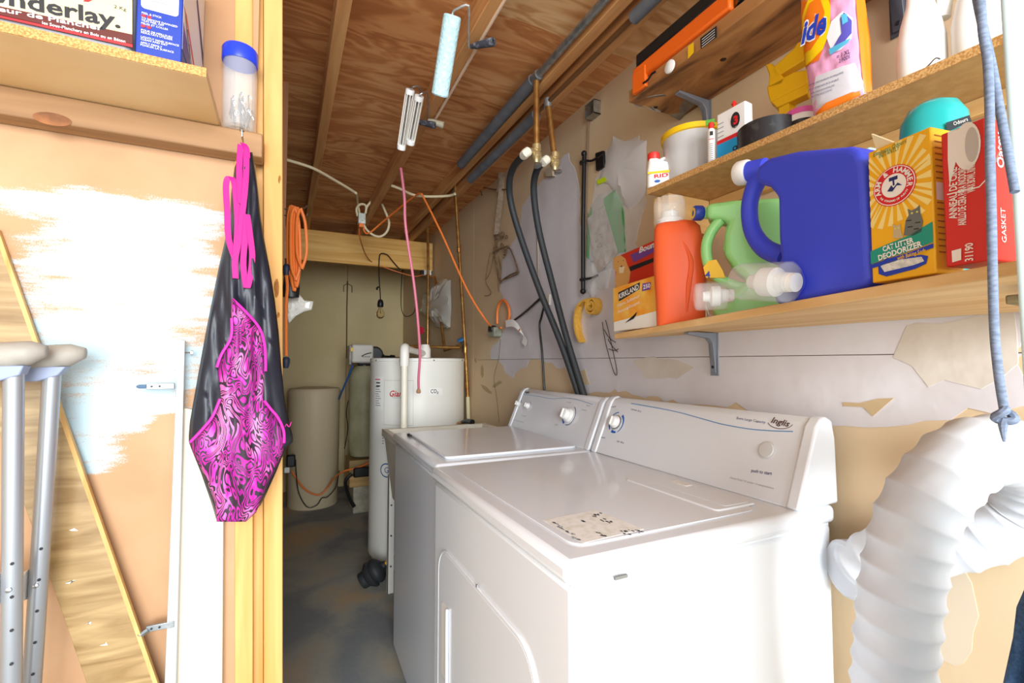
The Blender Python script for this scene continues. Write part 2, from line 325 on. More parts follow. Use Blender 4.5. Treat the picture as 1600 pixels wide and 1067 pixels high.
# partition on the left with its end studs
YL = 1.2
BLOBS = []
for (a, b, c, d) in ((200, 400, 150, 75), (180, 470, 165, 80), (190, 560, 150, 75), (215, 340, 140, 40), (150, 640, 90, 60), (110, 700, 90, 45), (60, 320, 90, 25), (250, 600, 60, 45)):
    c0 = PY(a, b, YL); BLOBS.append((c0.x, c0.z, abs(PY(a+c, b, YL).x-c0.x), abs(PY(a, b+d, YL).z-c0.z)))
wp = structure('wall_partition')
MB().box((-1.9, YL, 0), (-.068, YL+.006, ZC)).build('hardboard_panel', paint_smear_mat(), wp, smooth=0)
def lean_stud(px0, px1, y0, y1, m, dep=.089):
    a, b = PY(px0, 0, y0), PY(px1, 0, y0); c, d = PY(px0, 1067, y0), PY(px1, 1067, y0)
    def ex(t, bt, z): k = (z-bt.z)/(t.z-bt.z); return bt.x+(t.x-bt.x)*k
    q = []
    for z in (0, ZC):
        q += [(ex(a, c, z), y0, z), (ex(b, d, z), y0, z), (ex(b, d, z)+0, y1, z), (ex(a, c, z), y1, z)]
    return MB().hexa(q).build('stud', m, wp, bevel=.002)
lean_stud(366.5, 395, YL-.004, YL+.085, pine)
lean_stud(395.5, 411.6, YL+.022, YL+.1, pine)
lean_stud(412, 441.5, YL-.004, YL+.085, pine)
kn = mat('bark_mark', '7a4a1c', .8, 0, 'b0742c', 60)
for (x, y, w_, h_) in ((432, 450, 4, 26), (434, 492, 3, 8), (437, 280, 2, 12)):
    c0 = PY(x, y, YL-.0045); MB().prism(rough_poly([Vector((c0.x+w_*.0014*math.cos(t), c0.y, c0.z+h_*.00085*math.sin(t))) for t in [i*.6283 for i in range(10)]], 0, .001), (0, .0008, 0)).build('bark_mark', kn, wp, smooth=0)
# ledge cleat and shelf on the partition
ld = MB().box((-1.2, YL-.052, 1.668), (-.052, YL-.0042, 1.721)).build('ledge_cleat', wood('old_board', '86623f', 'ab835a', 'x'), wp, bevel=.003)
kq = PY(82, 186, YL-.0525); MB().prism([(kq.x+.028*math.cos(a*.314), kq.y, kq.z+.012*math.sin(a*.314)) for a in range(20)], (0, .001, 0)).build('knot', mat('cleat_knot', '9c6236', .7, 0, '6f4526', 30), wp, smooth=0)
# door frame edge at the right, pale blue
jq = [PD(1559, 0, .43), PD(1593, 560, .43)]
jk = (jq[0]-jq[1])/(jq[0].z-jq[1].z)
def jam(z): return jq[1]+jk*(z-jq[1].z)
dj = MB().hexa([tuple(jam(z)+Vector(o)) for z in (0, 2.2) for o in ((0, 0, 0), (.02, -.06, 0), (.16, -.06, 0), (.14, 0, 0))])
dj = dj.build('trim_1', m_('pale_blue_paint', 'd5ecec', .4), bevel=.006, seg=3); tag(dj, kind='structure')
def fuv(M, px, py):
    """where the line of sight of a pixel meets a face: face coordinates"""
    iM = M.inverted(); o = iM @ EYE; d = (iM.to_3x3() @ ray(px, py)); t = -o.z/d.z; p = o+d*t; return p.x, p.y
def fpoly(M, pts): return [fuv(M, *p) for p in pts]
def P3(M, pts, z): return [(x, y, z) for x, y in fpoly(at(M, 0, 0, z), pts)]
def rrect(x0, y0, x1, y1, r, n=5):
    o = []
    for cx, cy, a in ((x1-r, y1-r, 0), (x0+r, y1-r, 90), (x0+r, y0+r, 180), (x1-r, y0+r, 270)):
        o += [(cx+r*math.cos(math.radians(a+90*i/n)), cy+r*math.sin(math.radians(a+90*i/n))) for i in range(n+1)]
    return o
def slab(M, pts, th, name, m, parent, bevel=0, z0=0):
    return MB(M).prism([(x, y, z0) for x, y in pts], (0, 0, th)).build(name, m, parent, bevel=bevel)
def line(M, pts, w_, name, m, parent, th=.0003):
    o = []; i = []
    n = len(pts)
    for k in range(n):
        a = Vector(pts[max(k-1, 0)]); b = Vector(pts[min(k+1, n-1)]); t = (b-a).normalized(); nn = Vector((-t.y, t.x))*w_/2
        p = Vector(pts[k]); o.append(tuple(p+nn)); i.append(tuple(p-nn))
    return flat(o+i[::-1], M, m, parent, name, th)
def uvtext(M, s, px, py, px2, py2, size, m, parent, **k):
    """lettering whose middle line runs between two pixels on face M"""
    a = Vector(fuv(M, px, py)); b = Vector(fuv(M, px2, py2)); c = (a+b)/2; d = b-a
    return text(s, at(M, c.x, c.y, 0, math.degrees(math.atan2(d.y, d.x))), size, m, parent, width=d.length, **k)
navy = m_('navy_print', '23306e', .5); blu2 = m_('dial_blue', '2a62b4', .5); greyp = m_('grey_plastic', 'd3d4d4', .4); ivory = m_('ivory_plastic', 'efece6', .35); chipm = m_('chip_metal', '77746f', .8)
def appliance(name, label, cat, M, W, D, prof):
    t = thing(name, label, cat, M)
    b = MB(M).box((.010, .006, .02), (D-.01, W-.006, .872)).build('body', white, t, bevel=.008, seg=3)
    MB(M).box((0, 0, .8755), (D, W, .914)).build('top', white, t, bevel=.013, seg=4)
    MB(M).box((.014, .01, .865), (D-.012, W-.01, .877)).build('seam', white, t, smooth=0)
    for x in (.05, D-.08):
        for y in (.05, W-.09): MB(M).lathe([(.018, 0), (.018, .025)], (x, y, 0), n=12).build('foot', black, t)
    c = MB(M).prism([(x, .03, z) for x, z in prof], (0, W-.06, 0)).build('console', white, t, bevel=.004)
    big = [(prof[0][0]-.004, prof[0][1])]+[(x+(-.004 if i < 2 else .003 if i > 3 else 0), z+.004) for i, (x, z) in enumerate(prof[1:-1], 1)]+[(prof[-1][0]+.003, prof[-1][1])]
    for y in (.004, W-.034): MB(M).prism([(x, y, z) for x, z in big], (0, .03, 0)).build('console_end_cap', white, t, bevel=.006, seg=3)
    x0, z0 = prof[0]; x1, z1 = prof[1]
    F = frame(M @ Vector((x0-.0005, W-.03, z0)), M.to_3x3() @ Vector((0, -1, 0)), M.to_3x3() @ Vector((x1-x0, 0, z1-z0)))
    FR = frame(M @ Vector((.0095, W, 0)), M.to_3x3() @ Vector((0, -1, 0)), (0, 0, 1))
    TP = frame(M @ Vector((0, W, .9142)), M.to_3x3() @ Vector((0, -1, 0)), M.to_3x3() @ Vector((1, 0, 0)))
    return t, c, F, FR, TP
prof = [(.562, .914), (.632, 1.078), (.645, 1.094), (.662, 1.099), (.68, 1.09), (.69, 1.05), (.694, .914)]
# ---------------------------------------------------------------- dryer
MD = Matrix.Translation((.393, .620, 0))
dr, dcon, F, FR, TP = appliance('clothes_dryer', 'white front-loading clothes dryer with start button, beside the ribbed white duct', 'dryer', MD, .737, .68, prof)
def knob(F, px, py, r, parent, m=whitep, h=.022, ring=True, name='knob'):
    x, y = fuv(F, px, py); K = at(F, x, y)
    k = MB(K).lathe([(r*1.08, 0), (r*1.02, h*.35), (r*.86, h*.42), (r*.8, h), (r*.7, h*1.06), (.0005, h*1.08)], n=28).build(name, m, parent)
    if ring: MB(K).lathe([(r*1.14, 0), (r*1.14, .004), (r*1.05, .005)], n=28).build('chrome_ring', steel, k)
    return x, y, k
x, y, k = knob(F, 963, 660, .021, dcon)
MB(at(F, x, y, .022)).box((-.003, -.014, 0), (.003, .014, .006)).build('grip_ridge', whitep, k, bevel=.002)
for a0, a1, w1, w2 in ((95, 165, .003, .004), (300, 415, .002, .009), (185, 232, .012, .004), (250, 290, .010, .006)):
    flat(arcband(x, y, .037, .037, w1, a0, a1, 12, w2), F, blu2, dcon, 'dial_arc')
for s, a, b in (('automatic', (948, 636), (963, 635)), ('dry', (946, 640), (951, 640)), ('timed dry', (986, 639), (1002, 643)), ('automatic', (933, 682), (946, 684)), ('dry', (932, 686), (937, 687)), ('air dry', (964, 689), (975, 692))):
    uvtext(F, s, *a, *b, .008, navy, dcon)
sw = [fuv(F, *p) for p in [(986, 630), (1020, 636), (1060, 644), (1100, 655), (1130, 663), (1170, 670), (1205, 673), (1239, 674)]]
sw = [tuple(v) for v in catmull([Vector((a, b)) for a, b in sw], [1]*8, 4)[0]]
line(F, sw, .0022, 'swoosh_line', m_('swoosh_blue', '5f8fc4', .5), dcon)
uvtext(F, 'Extra Large Capacity', 1151, 653, 1196, 660, .009, navy, dcon)
uvtext(F, 'Inglis', 1205, 656, 1233, 663, .020, m_('logo_brown', '5b3a35', .5), dcon, bold=.02, shear=.2)
cx, cy = fuv(F, 1219, 659)
flat(arcband(cx, cy, .031, .017, .0015, 200, 350, 16), F, MATS['logo_brown'], dcon, 'logo_arc')
bx_, by_ = fuv(F, 1198, 703)
MB(at(F, bx_, by_)).lathe([(.021, 0), (.021, .001), (.018, .0015), (.017, .004), (.0005, .005)], n=28).build('start_button', greyp, dcon)
uvtext(F, 'push to start', 1174, 735, 1206, 740, .011, navy, dcon, bold=.01)
uvtext(F, 'Heavy Duty • 5 cycles • 3 temperatures', 1141, 746, 1209, 763, .006, inkg, dcon)
# top details
slab(TP, rrect(.05, .045, .69, .50, .03), .0025, 'top_panel', white, dr, bevel=.002)
lp = fpoly(TP, [(998, 762), (1040, 757), (1208, 805), (1150, 816)]); lx0, lx1 = .30, .66
ld_ = slab(TP, rrect(.375, .405, .665, .525, .012), .005, 'lint_door', white, dr, bevel=.003, z0=.0005)
slab(TP, rrect(.42, .44, .655, .515, .008), .0012, 'lint_door_panel', white, ld_, bevel=.001, z0=.0055)
slab(TP, rrect(.455, .485, .505, .508, .004), .0012, 'finger_notch', ivory, ld_, z0=.0068)
stk = fpoly(TP, [(848, 815), (930, 799), (1006, 829), (912, 851)])
resid = mat('sticker_residue', 'efeeea', .4, 0, 'dedbcc', 70, lo=.45, hi=.7)
slab(TP, stk, .0004, 'sticker_residue', resid, dr, z0=.0027)
TPs = TP @ Matrix.Translation((0, 0, .0033))
random.seed(3)
for (px0, py0, px1, py1, h, m) in ((925, 803, 940, 800, 7, ink), (936, 810, 958, 816, 4, ink), (960, 828, 985, 832, 6, ink), (980, 826, 1003, 830, 5, ink), (930, 832, 946, 838, 5, ink), (905, 812, 915, 815, 3, inkg), (870, 822, 885, 830, 2, inkg), (880, 828, 900, 836, 2, inkg), (860, 815, 880, 822, 2, inkg), (890, 838, 905, 842, 2, inkg)):
    for j in range(7):
        t0 = random.uniform(0, .9); a = Vector((px0+(px1-px0)*t0, py0+(py1-py0)*t0+random.uniform(-h, h)*.5)); w_ = random.uniform(2, 5)
        flat(fpoly(TPs, [(a.x, a.y), (a.x+w_, a.y+.8), (a.x+w_+1, a.y+2.2), (a.x+1, a.y+1.4)]), TPs, m, dr, 'print_fragment', .0002)
# front door with bead outline and recessed handle
xa, ya = fuv(FR, 688, 852); xb, yb = fuv(FR, 838, 1066)
door = slab(FR, rrect(xa, .10, min(xb, .69), ya, .07, 8), .004, 'door', white, dr, bevel=.003)
bead = rrect(xa-.004, .096, min(xb, .69)+.004, ya+.004, .074, 8)
MB(FR).tube([(x, y, .001) for x, y in bead+bead[:1]], .004, 6).build('door_bead', white, dr)
FRh = FR @ Matrix.Translation((0, 0, .0046)); hx0, hy0 = fuv(FRh, 690, 1050); hx1, hy1 = fuv(FRh, 699, 952)
slab(FRh, rrect(hx0, hy0, hx1+.006, hy1, .006), .0012, 'handle_recess', ivory, door)
MB(FRh).box((hx1+.003, hy0-.004, 0), (hx1+.010, hy1+.004, .007)).build('handle_lip', white, door, bevel=.002)
lx, ly = fuv(FRh, 746, 915); MB(at(FRh, lx, ly)).box((-.003, -.003, 0), (.003, .003, .003)).build('latch', steel, door)
cx_, cy_ = .6, .78
MB(MD).box((.09, -.0008, .8715), (.115, .004, .8765)).build('chip_mark', chipm, dr, smooth=0)
# ---------------------------------------------------------------- washer
MWs = Matrix.Translation((.411, 1.377, 0)) @ Matrix.Rotation(math.radians(-1.5), 4, 'Z')
wa, wcon, F2, FR2, TP2 = appliance('washing_machine', 'white top-loading washing machine with three console knobs and black supply hoses behind', 'washer', MWs, .70, .65, [(.545, .914), (.612, 1.072), (.624, 1.088), (.64, 1.093), (.652, 1.085), (.66, 1.05), (.664, .914)])
lid = slab(TP2, rrect(.055, .05, .64, .535, .02), .008, 'lid', white, wa, bevel=.005)
MB(TP2).box((.10, .040, .001), (.15, .052, .0075)).build('lid_notch', ink, lid, bevel=.002)
x, y, k = knob(F2, 889, 649, .026, wcon, h=.03, ring=False)
flat(arcband(x+.004, y, .040, .040, .003, -100, 70, 16, .003), F2, navy, wcon, 'dial_arc'); flat(arcband(x, y, .042, .042, .004, 205, 245, 6, .009), F2, blu2, wcon, 'dial_arc')
MB(at(F2, x, y, .026)).box((-.004, -.018, 0), (.004, .018, .012)).build('grip_ridge', whitep, k, bevel=.003)
for px in (810.5, 825):
    x, y, k = knob(F2, px, 631+(px-810)*.2, .013, wcon, h=.016, ring=False)
    MB(at(F2, x, y, .014)).box((-.0025, -.010, 0), (.0025, .010, .006)).build('grip_ridge', whitep, k, bevel=.0015)
    flat(arcband(x+.003, y+.002, .019, .019, .002, 10, 80, 8), F2, ink, wcon, 'dial_arc')
sw = [fuv(F2, *p) for p in [(818, 616), (840, 619), (862, 623), (880, 622), (900, 624), (926, 632)]]
sw = [tuple(v) for v in catmull([Vector((a, b)) for a, b in sw], [1]*6, 4)[0]]
line(F2, sw, .0016, 'swoosh_line', MATS['swoosh_blue'], wcon)
uvtext(F2, 'Inglis', 820, 612, 827, 613.5, .014, ink, wcon, bold=.02, shear=.2)
for s, a, b in (('load', (803, 645), (807, 646)), ('temp', (815, 649), (822, 650)), ('normal', (886, 628), (892, 629)), ('heavy', (916, 633), (922, 634)), ('light', (867, 663), (872, 664)), ('rinse', (909, 640), (916, 641)), ('Super Capacity Plus', (800, 655), (818, 660))):
    uvtext(F2, s, *a, *b, .007, inkg, wcon)
# ---------------------------------------------------------------- vent duct
def duct():
    r = .052
    pts = [PD(1388, 1180, .70), PD(1394, 1067, .69), PD(1402, 970, .68), PD(1412, 890, .68), PD(1430, 818, .68), PD(1462, 760, .68), PD(1510, 714, .685), PD(1562, 702, .70), PD(1612, 735, .74), PD(1600, 795, .78), PD(1540, 832, .81), PD(1470, 852, .85), PD(1400, 856, .90), Vector((1.055, .575, .80))]
    p, _ = catmull(pts, [1]*len(pts), 30)
    d = [0]
    for i in range(1, len(p)): d.append(d[-1]+(p[i]-p[i-1]).length)
    rr = []
    for s in d:
        f = (s/.036) % 1; rr.append(r*(1-.085*(math.sin(math.pi*f)**.8)))
    # resample evenly
    mb = MB().tube(p, rr, 40)
    c = random.Random(5)
    for i, v in enumerate(mb.v):
        ring, k = divmod(i, 40); n_ = math.sin(k*2.1+ring*.12)+math.sin(k*4.7-ring*.31+1)*.6
        ce_ = p[min(ring, len(p)-1)]; mb.v[i] = v+(v-ce_)*(.007*n_)
    return mb
t = thing('vent_duct', 'white fabric-like ribbed flexible duct looped beside the dryer', 'duct', PD(1388, 1180, .70))
duct().build('duct_hose', mat('duct_white', 'd2d6dc', .6, 0, 'c8ccd4', 12), t, smooth=60)
MB().lathe([(.052, 0), (.056, .006), (.056, .03), (.05, .036)], (1.062, .572, .80), (-.8, .35, 0)).build('collar', MATS['duct_white'], t)
b0 = PD(1388, 1180, .70); MB().lathe([(.056, -b0.z), (.056, .012)], b0).build('riser_pipe', galv, t)
# ================================================================== LEFT PARTITION THINGS
# shelf board
MB().box((-1.0, .965, 1.7225), (-.134, 1.196, 1.7395)).build('shelf_board', mat('tan_laminate', 'd9b27c', .6, 0, 'e2c08e', 6), wp, bevel=.001)
MB().box((-1.0, .9632, 1.7228), (-.134, .9652, 1.7392)).build('chipboard_edge', particle, wp, smooth=0)
ZS = 1.7397
# underlayment package
t = thing('underlayment_bag', 'cream and red bag of floor underlay on the left shelf', 'bag', (-.42, 1.08, ZS))
xr = PY(207, 80, .975).x
MB().box((-.66, .978, ZS), (xr, 1.17, ZS+.30)).build('bag_body', m_('bag_grey', '8a8b93', .45), t, bevel=.012, seg=3)
Fb = frame((xr-.45, .9755, ZS), (1, 0, 0), (0, 0, 1)); fw = .45
crm = mat('bag_cream', 'cdb26c', .5, 0, 'd9cba0', 4)
ba = fpoly(Fb, [(0, 0), (207, 40), (207, 50), (0, 20)])
bag_face = slab(Fb, fpoly(Fb, [(-60, -60), (207, -60), (207, 74), (-60, 12)]), .002, 'printed_face', crm, t)
Fc = Fb @ Matrix.Translation((0, 0, .0022))
flat(fpoly(Fc, [(-60, 10), (207, 69), (207, 74), (-60, 14)]), Fc, redm, bag_face, 'red_band'); flat(fpoly(Fc, [(-60, -3), (207, 54), (207, 69.5), (-60, 11)]), Fc, m_('dark_band', '5a1c14', .5), bag_face, 'brown_band')
Fd = Fc @ Matrix.Translation((0, 0, .0004))
uvtext(Fd, 'Underlay.', -30, -12, 188, 34, .036, ink, bag_face, bold=.025)
uvtext(Fd, 'Nivelleur de Plancher', -70, 1, 160, 45, .011, whiteprint, bag_face, bold=.015)
uvtext(Fd, 'les Sous-Planchers en Bois ou en Béton', 66, 35.5, 196, 65, .007, whiteprint, bag_face, bold=.01)
uvtext(Fd, '2 Kg', 178, 10, 197, 15, .008, ink, bag_face)
flat(fpoly(Fd, [(134, -2), (148, -2), (138, 3), (130, 2)]), Fd, redm, bag_face, 'red_mark')
# blue and white carton
t = thing('tool_carton', 'blue and white product carton beside the cream bag on the left shelf', 'box', (-.2, 1.08, ZS))
xl, xq = PY(211, 80, .972).x, PY(283, 100, .972).x
MB().box((xl, .972, ZS), (xq, 1.19, ZS+.28)).build('carton', m_('carton_blue', '1c3a9a', .4), t, bevel=.002)
Fb = frame((xl, .9715, ZS), (1, 0, 0), (0, 0, 1)); w0 = xq-xl
flat(rrect(.006, .083, w0-.006, .27, .006), Fb, whiteprint, t, 'white_panel')
Fc = Fb @ Matrix.Translation((0, 0, .0004))
for i in range(6): flat(rect(.012, .099+i*.009, w0-.016-(i % 3)*.008, .1005+i*.009), Fc, inkg, t, 'print_line')
for zz, s in ((.062, 'PEEL & STICK'), (.053, 'TO REMOVE DAMAGED'), (.049, 'TILES PEEL OFF'), (.044, 'PELER ET COLLER'), (.032, 'POUR DE MEILLEURS'), (.028, 'RESULTATS UTILISER'), (.020, 'LIGHTLY SAND SURFACE'), (.016, 'CLEAN AND DRY'), (.010, 'APPLY FIRMLY'), (.006, 'PONCER LA SURFACE')):
    text(s, at(Fc, .007, zz+.012), .0048, whiteprint, t, align='LEFT')
for zz in (.0695, .0515):
    for xx in (.010, .018): flat(ell(xx, zz, .0032, .0025, 12), Fc, redm, t, 'red_dot')
Fs = frame((xq+.0003, .972, ZS), (0, 1, 0), (0, 0, 1))
flat(rect(.002, .03, .216, .279), Fs, m_('carton_white', 'e9e6ea', .4), t, 'side_panel')
Fs2 = Fs @ Matrix.Translation((0, 0, .0004))
flat([(.004, .11), (.03, .11), (.2, .03), (.17, .03)], Fs2, m_('carton_red', 'd94a30', .4), t, 'red_stripe'); flat([(.004, .08), (.004, .03), (.12, .03)], Fs2, m_('carton_purple', '5d4a8c', .4), t, 'purple_corner')
flat([(.12, .2), (.216, .12), (.216, .15), (.13, .215)], Fs2, navy, t, 'navy_stripe')
for j in range(3): line(Fs2, [(.02+j*.02, .105-j*.015), (.05+j*.02, .055-j*.004)], .003, 'nail_drawing', ink, t)
# jar of hooks
jc = Vector((-.1, 1.163, 1.7215))
t = thing('plastic_jar', 'clear plastic jar with blue lid full of bright metal hooks', 'jar', jc)
MB().lathe([(.028, 0), (.031, .004), (.033, .05), (.033, .145), (.031, .158), (.030, .158), (.0315, .144), (.031, .006), (.001, .005)], jc, n=28).build('jar_body', clear, t)
MB().lathe([(.034, .150), (.035, .154), (.035, .178), (.032, .183), (.001, .183)], jc, n=28).build('lid', m_('lid_blue', '2440d8', .35), t)
random.seed(11)
for i in range(26):
    a = random.uniform(0, 6.28); r0 = random.uniform(.004, .02); p = jc+Vector((r0*math.cos(a), r0*math.sin(a), random.uniform(.012, .05))); h = random.uniform(.018, .045)
    q = Vector((random.uniform(-.007, .007), random.uniform(-.007, .007), h))
    MB().tube([p-q*.15, p+q*.5, p+q, p+q+Vector((.003, .002, .003)), p+q+Vector((.006, .003, -.004))], .0011, 5, 3).build('hook', steel, t)
# swimsuit hanging from a nail
t = thing('swimsuit', 'black one-piece swimsuit with pink swirl print and pink straps hanging on the stud', 'swimsuit', PY(380, 228, 1.12))
YS = 1.118
def rows_grid(rows, yb, amp, seed, nx=22, ny=70, yoff=0):
    r = random.Random(seed); ph = [r.uniform(0, 6.28) for _ in range(6)]
    ys = [q[0] for q in rows]; G = []
    for j in range(ny+1):
        y = ys[0]+(ys[-1]-ys[0])*j/ny
        i = max(k for k in range(len(ys)) if ys[k] <= y); i = min(i, len(ys)-2); f = (y-ys[i])/(ys[i+1]-ys[i])
        l = rows[i][1]*(1-f)+rows[i+1][1]*f; rr = rows[i][2]*(1-f)+rows[i+1][2]*f
        row = []
        for k in range(nx+1):
            u = k/nx; x = l+(rr-l)*u
            s = math.sin(x*.19+ph[0]+y*.012)+.7*math.sin(x*.33-y*.03+ph[1])+.6*math.sin((x+y)*.075+ph[2])+.35*math.sin(x*.6+y*.05+ph[3])
            edge = (1-(2*u-1)**2)**.5
            yy = yb+yoff-.03*edge+amp*s*edge
            row.append(PY(x, y, yy))
        G.append(row)
    vs = [p for R_ in G for p in R_]; n = nx+1
    return MB().add(vs, [(j*n+k, j*n+k+1, (j+1)*n+k+1, (j+1)*n+k) for j in range(ny) for k in range(nx)])
suit = m_('swim_black', '1d1f2a', .42); pink = m_('strap_pink', 'b80c7c', .5)
body = rows_grid([(238, 376, 394), (262, 367, 398), (300, 362, 403), (340, 360, 407), (372, 353, 412), (420, 342, 421), (470, 332, 429), (520, 322, 435), (570, 313, 439), (620, 304, 444), (660, 297, 451), (688, 295, 459), (700, 299, 446), (737, 314, 431), (786, 331, 409), (813, 339, 386)], YS, .0050, 2, 26).build('suit_body', suit, t, smooth=80, solid=.0015)
pr = rows_grid([(467, 362, 364), (488, 361, 384), (512, 361, 405), (536, 356, 413), (554, 346, 415), (574, 339, 415), (600, 342, 414), (626, 344, 413), (640, 338, 424), (651, 332, 433), (672, 315, 443), (692, 297, 444), (710, 303, 441), (737, 317, 428), (751, 323, 420), (786, 336, 406), (800, 337, 400), (815, 339, 384)], YS-.018, .0052, 2, 26)
pr.build('print_panel', swirl_mat(), t, smooth=80, solid=.001)
def pp(l, y): return [PY(a, b, y) for a, b in l]
for l in ([(363, 467), (384, 487), (405, 512), (413, 536), (415, 560), (415, 580)], [(362, 497), (361, 527), (346, 554), (339, 574)], [(344, 623), (332, 651), (315, 672), (297, 691)], [(413, 626), (424, 640), (434, 652), (443, 672), (444, 692)]):
    MB().tube(pp(l, YS-.041), .0028, 6, 5).build('piping', m_('piping_pink', 'c02a9c', .45), t)
for l in ([(367, 405), (357, 372), (355, 330), (353, 292), (357, 277), (365, 282), (369, 312), (371, 345), (370, 375), (367, 405)], [(376, 226), (374, 255), (374, 285), (376, 318)], [(385, 240), (384, 280), (379, 330), (372, 380), (367, 408), (368, 435)], [(386, 335), (391, 370), (394, 400), (391, 430), (385, 450), (380, 412), (383, 372), (386, 335)], [(380, 224), (385, 232), (386, 246)]):
    p = pp(l, YS-.036); MB().ribbon(p, [Vector((.0105, .003, 0))]*len(p), .0022, 4).build('strap', pink, t)
flat_lbl = PY(450, 664, YS-.012); MB().tube([flat_lbl+Vector((-.006, 0, -.006)), flat_lbl+Vector((-.003, 0, .002)), flat_lbl+Vector((.002, 0, -.004)), flat_lbl+Vector((.006, 0, .006))], .0012, 5, 3).build('logo_stitch', pink, t)
nl = thing('nail', 'bent steel nail holding the swimsuit in the ledge end', 'nail', PY(381, 230, 1.13))
a = PY(381, 230, 1.13); MB().tube([a+Vector((0, .03, -.004)), a, a+Vector((0, -.052, .002)), a+Vector((0, -.054, .010))], .0018, 6).build('nail_shank', steel, nl); MB().lathe([(.0045, 0), (.0045, .0015)], a+Vector((0, -.054, .010)), n=10).build('nail_head', steel, nl)
# leaning boards
def leaning(name, label, cat, q, y0, y1, th, m, edge=None, group=None):
    """q: four face corners in pixels (top left, top right, bottom right, bottom left); runs down to the floor"""
    def Yz(z): return y0+(y1-y0)*(1.4-z)/1.4
    def hit(px, py):
        yy = y0
        for _ in range(4): p = PY(px, py, yy); yy = Yz(p.z)
        return p
    tl, tr, br, bl = [hit(*p) for p in q]
    def down(a, b): k = a.z/(a.z-b.z); return a+(b-a)*k
    bl, br = down(tl, bl), down(tr, br)
    t = thing(name, label, cat, (bl+br)/2, group)
    off = Vector((0, th, 0))
    MB().hexa([bl, br, br+off, bl+off, tl, tr, tr+off, tl+off]).build('board', m, t, bevel=.001)
    if edge: MB().hexa([br+Vector((-.001, -.0006, 0)), br+Vector((.006, -.0006, 0)), br+off+Vector((.006, 0, 0)), br+off, tr+Vector((-.001, -.0006, 0)), tr+Vector((.006, -.0006, 0)), tr+off+Vector((.006, 0, 0)), tr+off]).build('broken_edge', edge, t)
    return t, tl, tr, br, bl
flr = mat('laminate_back', '86683e', .35, 0, 'b4986a', 7, (.7, 1, 6.0), .3, .72, detail=7, dist=1)
t, tl, tr, br, bl = leaning('floor_plank', 'brown laminate floor plank leaning diagonally behind the crutches', 'plank', [(-105, 380), (-10, 357), (240, 1067), (135, 1067)], 1.186, 1.125, .009, flr, wood('plank_edge', 'b98a48', 'd8b070', 'z'))
random.seed(4)
for i in range(26):   # white paint scrapes and ribbed glue lines
    f = .36+.32*random.random(); a = tl.lerp(bl, f).lerp(tr.lerp(br, f), random.uniform(.2, .75)); a.y -= .0012
    if i < 9:
        MB().prism([a+Vector((random.uniform(-.006, .012), 0, random.uniform(-.004, .004))) for _ in range(3)]+[a+Vector((.006, 0, .003))], (0, .0006, 0)).build('paint_scrape', whiteprint, t, smooth=0)
creamb = mat('cream_board', 'd6cab2', .5, 0, 'dfd5c2', 3, (1, 1, .3))
t, tl, tr, br, bl = leaning('shelf_panel', 'cream laminated board leaning on the partition under the swimsuit', 'board', [(286, 637), (350, 650), (347, 1067), (272, 1067)], 1.186, 1.17, .012, creamb)
mk = Vector((tl.x+.018, tl.y-.0008, 1.03))
for a, b in (((0, 0, 0), (0, 0, -.05)), ((.008, 0, -.01), (.03, 0, -.01)), ((.008, 0, -.03), (.03, 0, -.03)), ((.03, 0, -.004), (.03, 0, -.05)), ((.018, 0, -.01), (.018, 0, -.05))):
    MB().tube([mk+Vector(a), mk+Vector(b)], .0005, 4).build('pencil_mark', inkg, t)
alu = mat('painted_aluminium', 'a9b0b6', .45, .3, 'c4c4c2', 8, (1, 1, .1))
t, tl, tr, br, bl = leaning('metal_track', 'narrow white metal track with clips standing beside the cream board', 'track', [(278, 530), (289, 532), (275, 1067), (257, 1067)], 1.170, 1.150, .012, alu)
for px, py, kind in ((262, 603, 0), (262, 975, 1)):
    c0 = PY(px, py, 1.165); xr_ = .006
    c = MB().box((c0.x-.034, c0.y-.006, c0.z-.006), (c0.x+.012, c0.y, c0.z+.006)).build('clip', galv, t, bevel=.001)
    if kind == 0: MB().tube([c0+Vector((-.034, -.003, 0)), c0+Vector((-.046, -.003, 0)), c0+Vector((-.05, -.003, 0))], [.004, .004, .002], 8).build('blue_plug', m_('blue_grey_plastic', '55708c', .4), c)
    else: MB().tube([c0+Vector((-.03, -.006, .0)), c0+Vector((-.042, -.006, -.008)), c0+Vector((-.046, -.006, -.004))], .005, 6).build('bent_tab', galv, c)
    for dx in (-.025, -.012): MB().lathe([(.002, 0), (.002, .001)], c0+Vector((dx, -.0065, 0)), (0, -1, 0), 8).build('rivet', ink, c)
c0 = PY(298, 551, 1.176); MB().tube([c0+Vector((-.02, 0, 0)), c0], .0016, 6).build('screw', steel, t); MB().lathe([(.005, 0), (.005, .004)], c0, (1, 0, 0), 6).build('nut', steel, t)
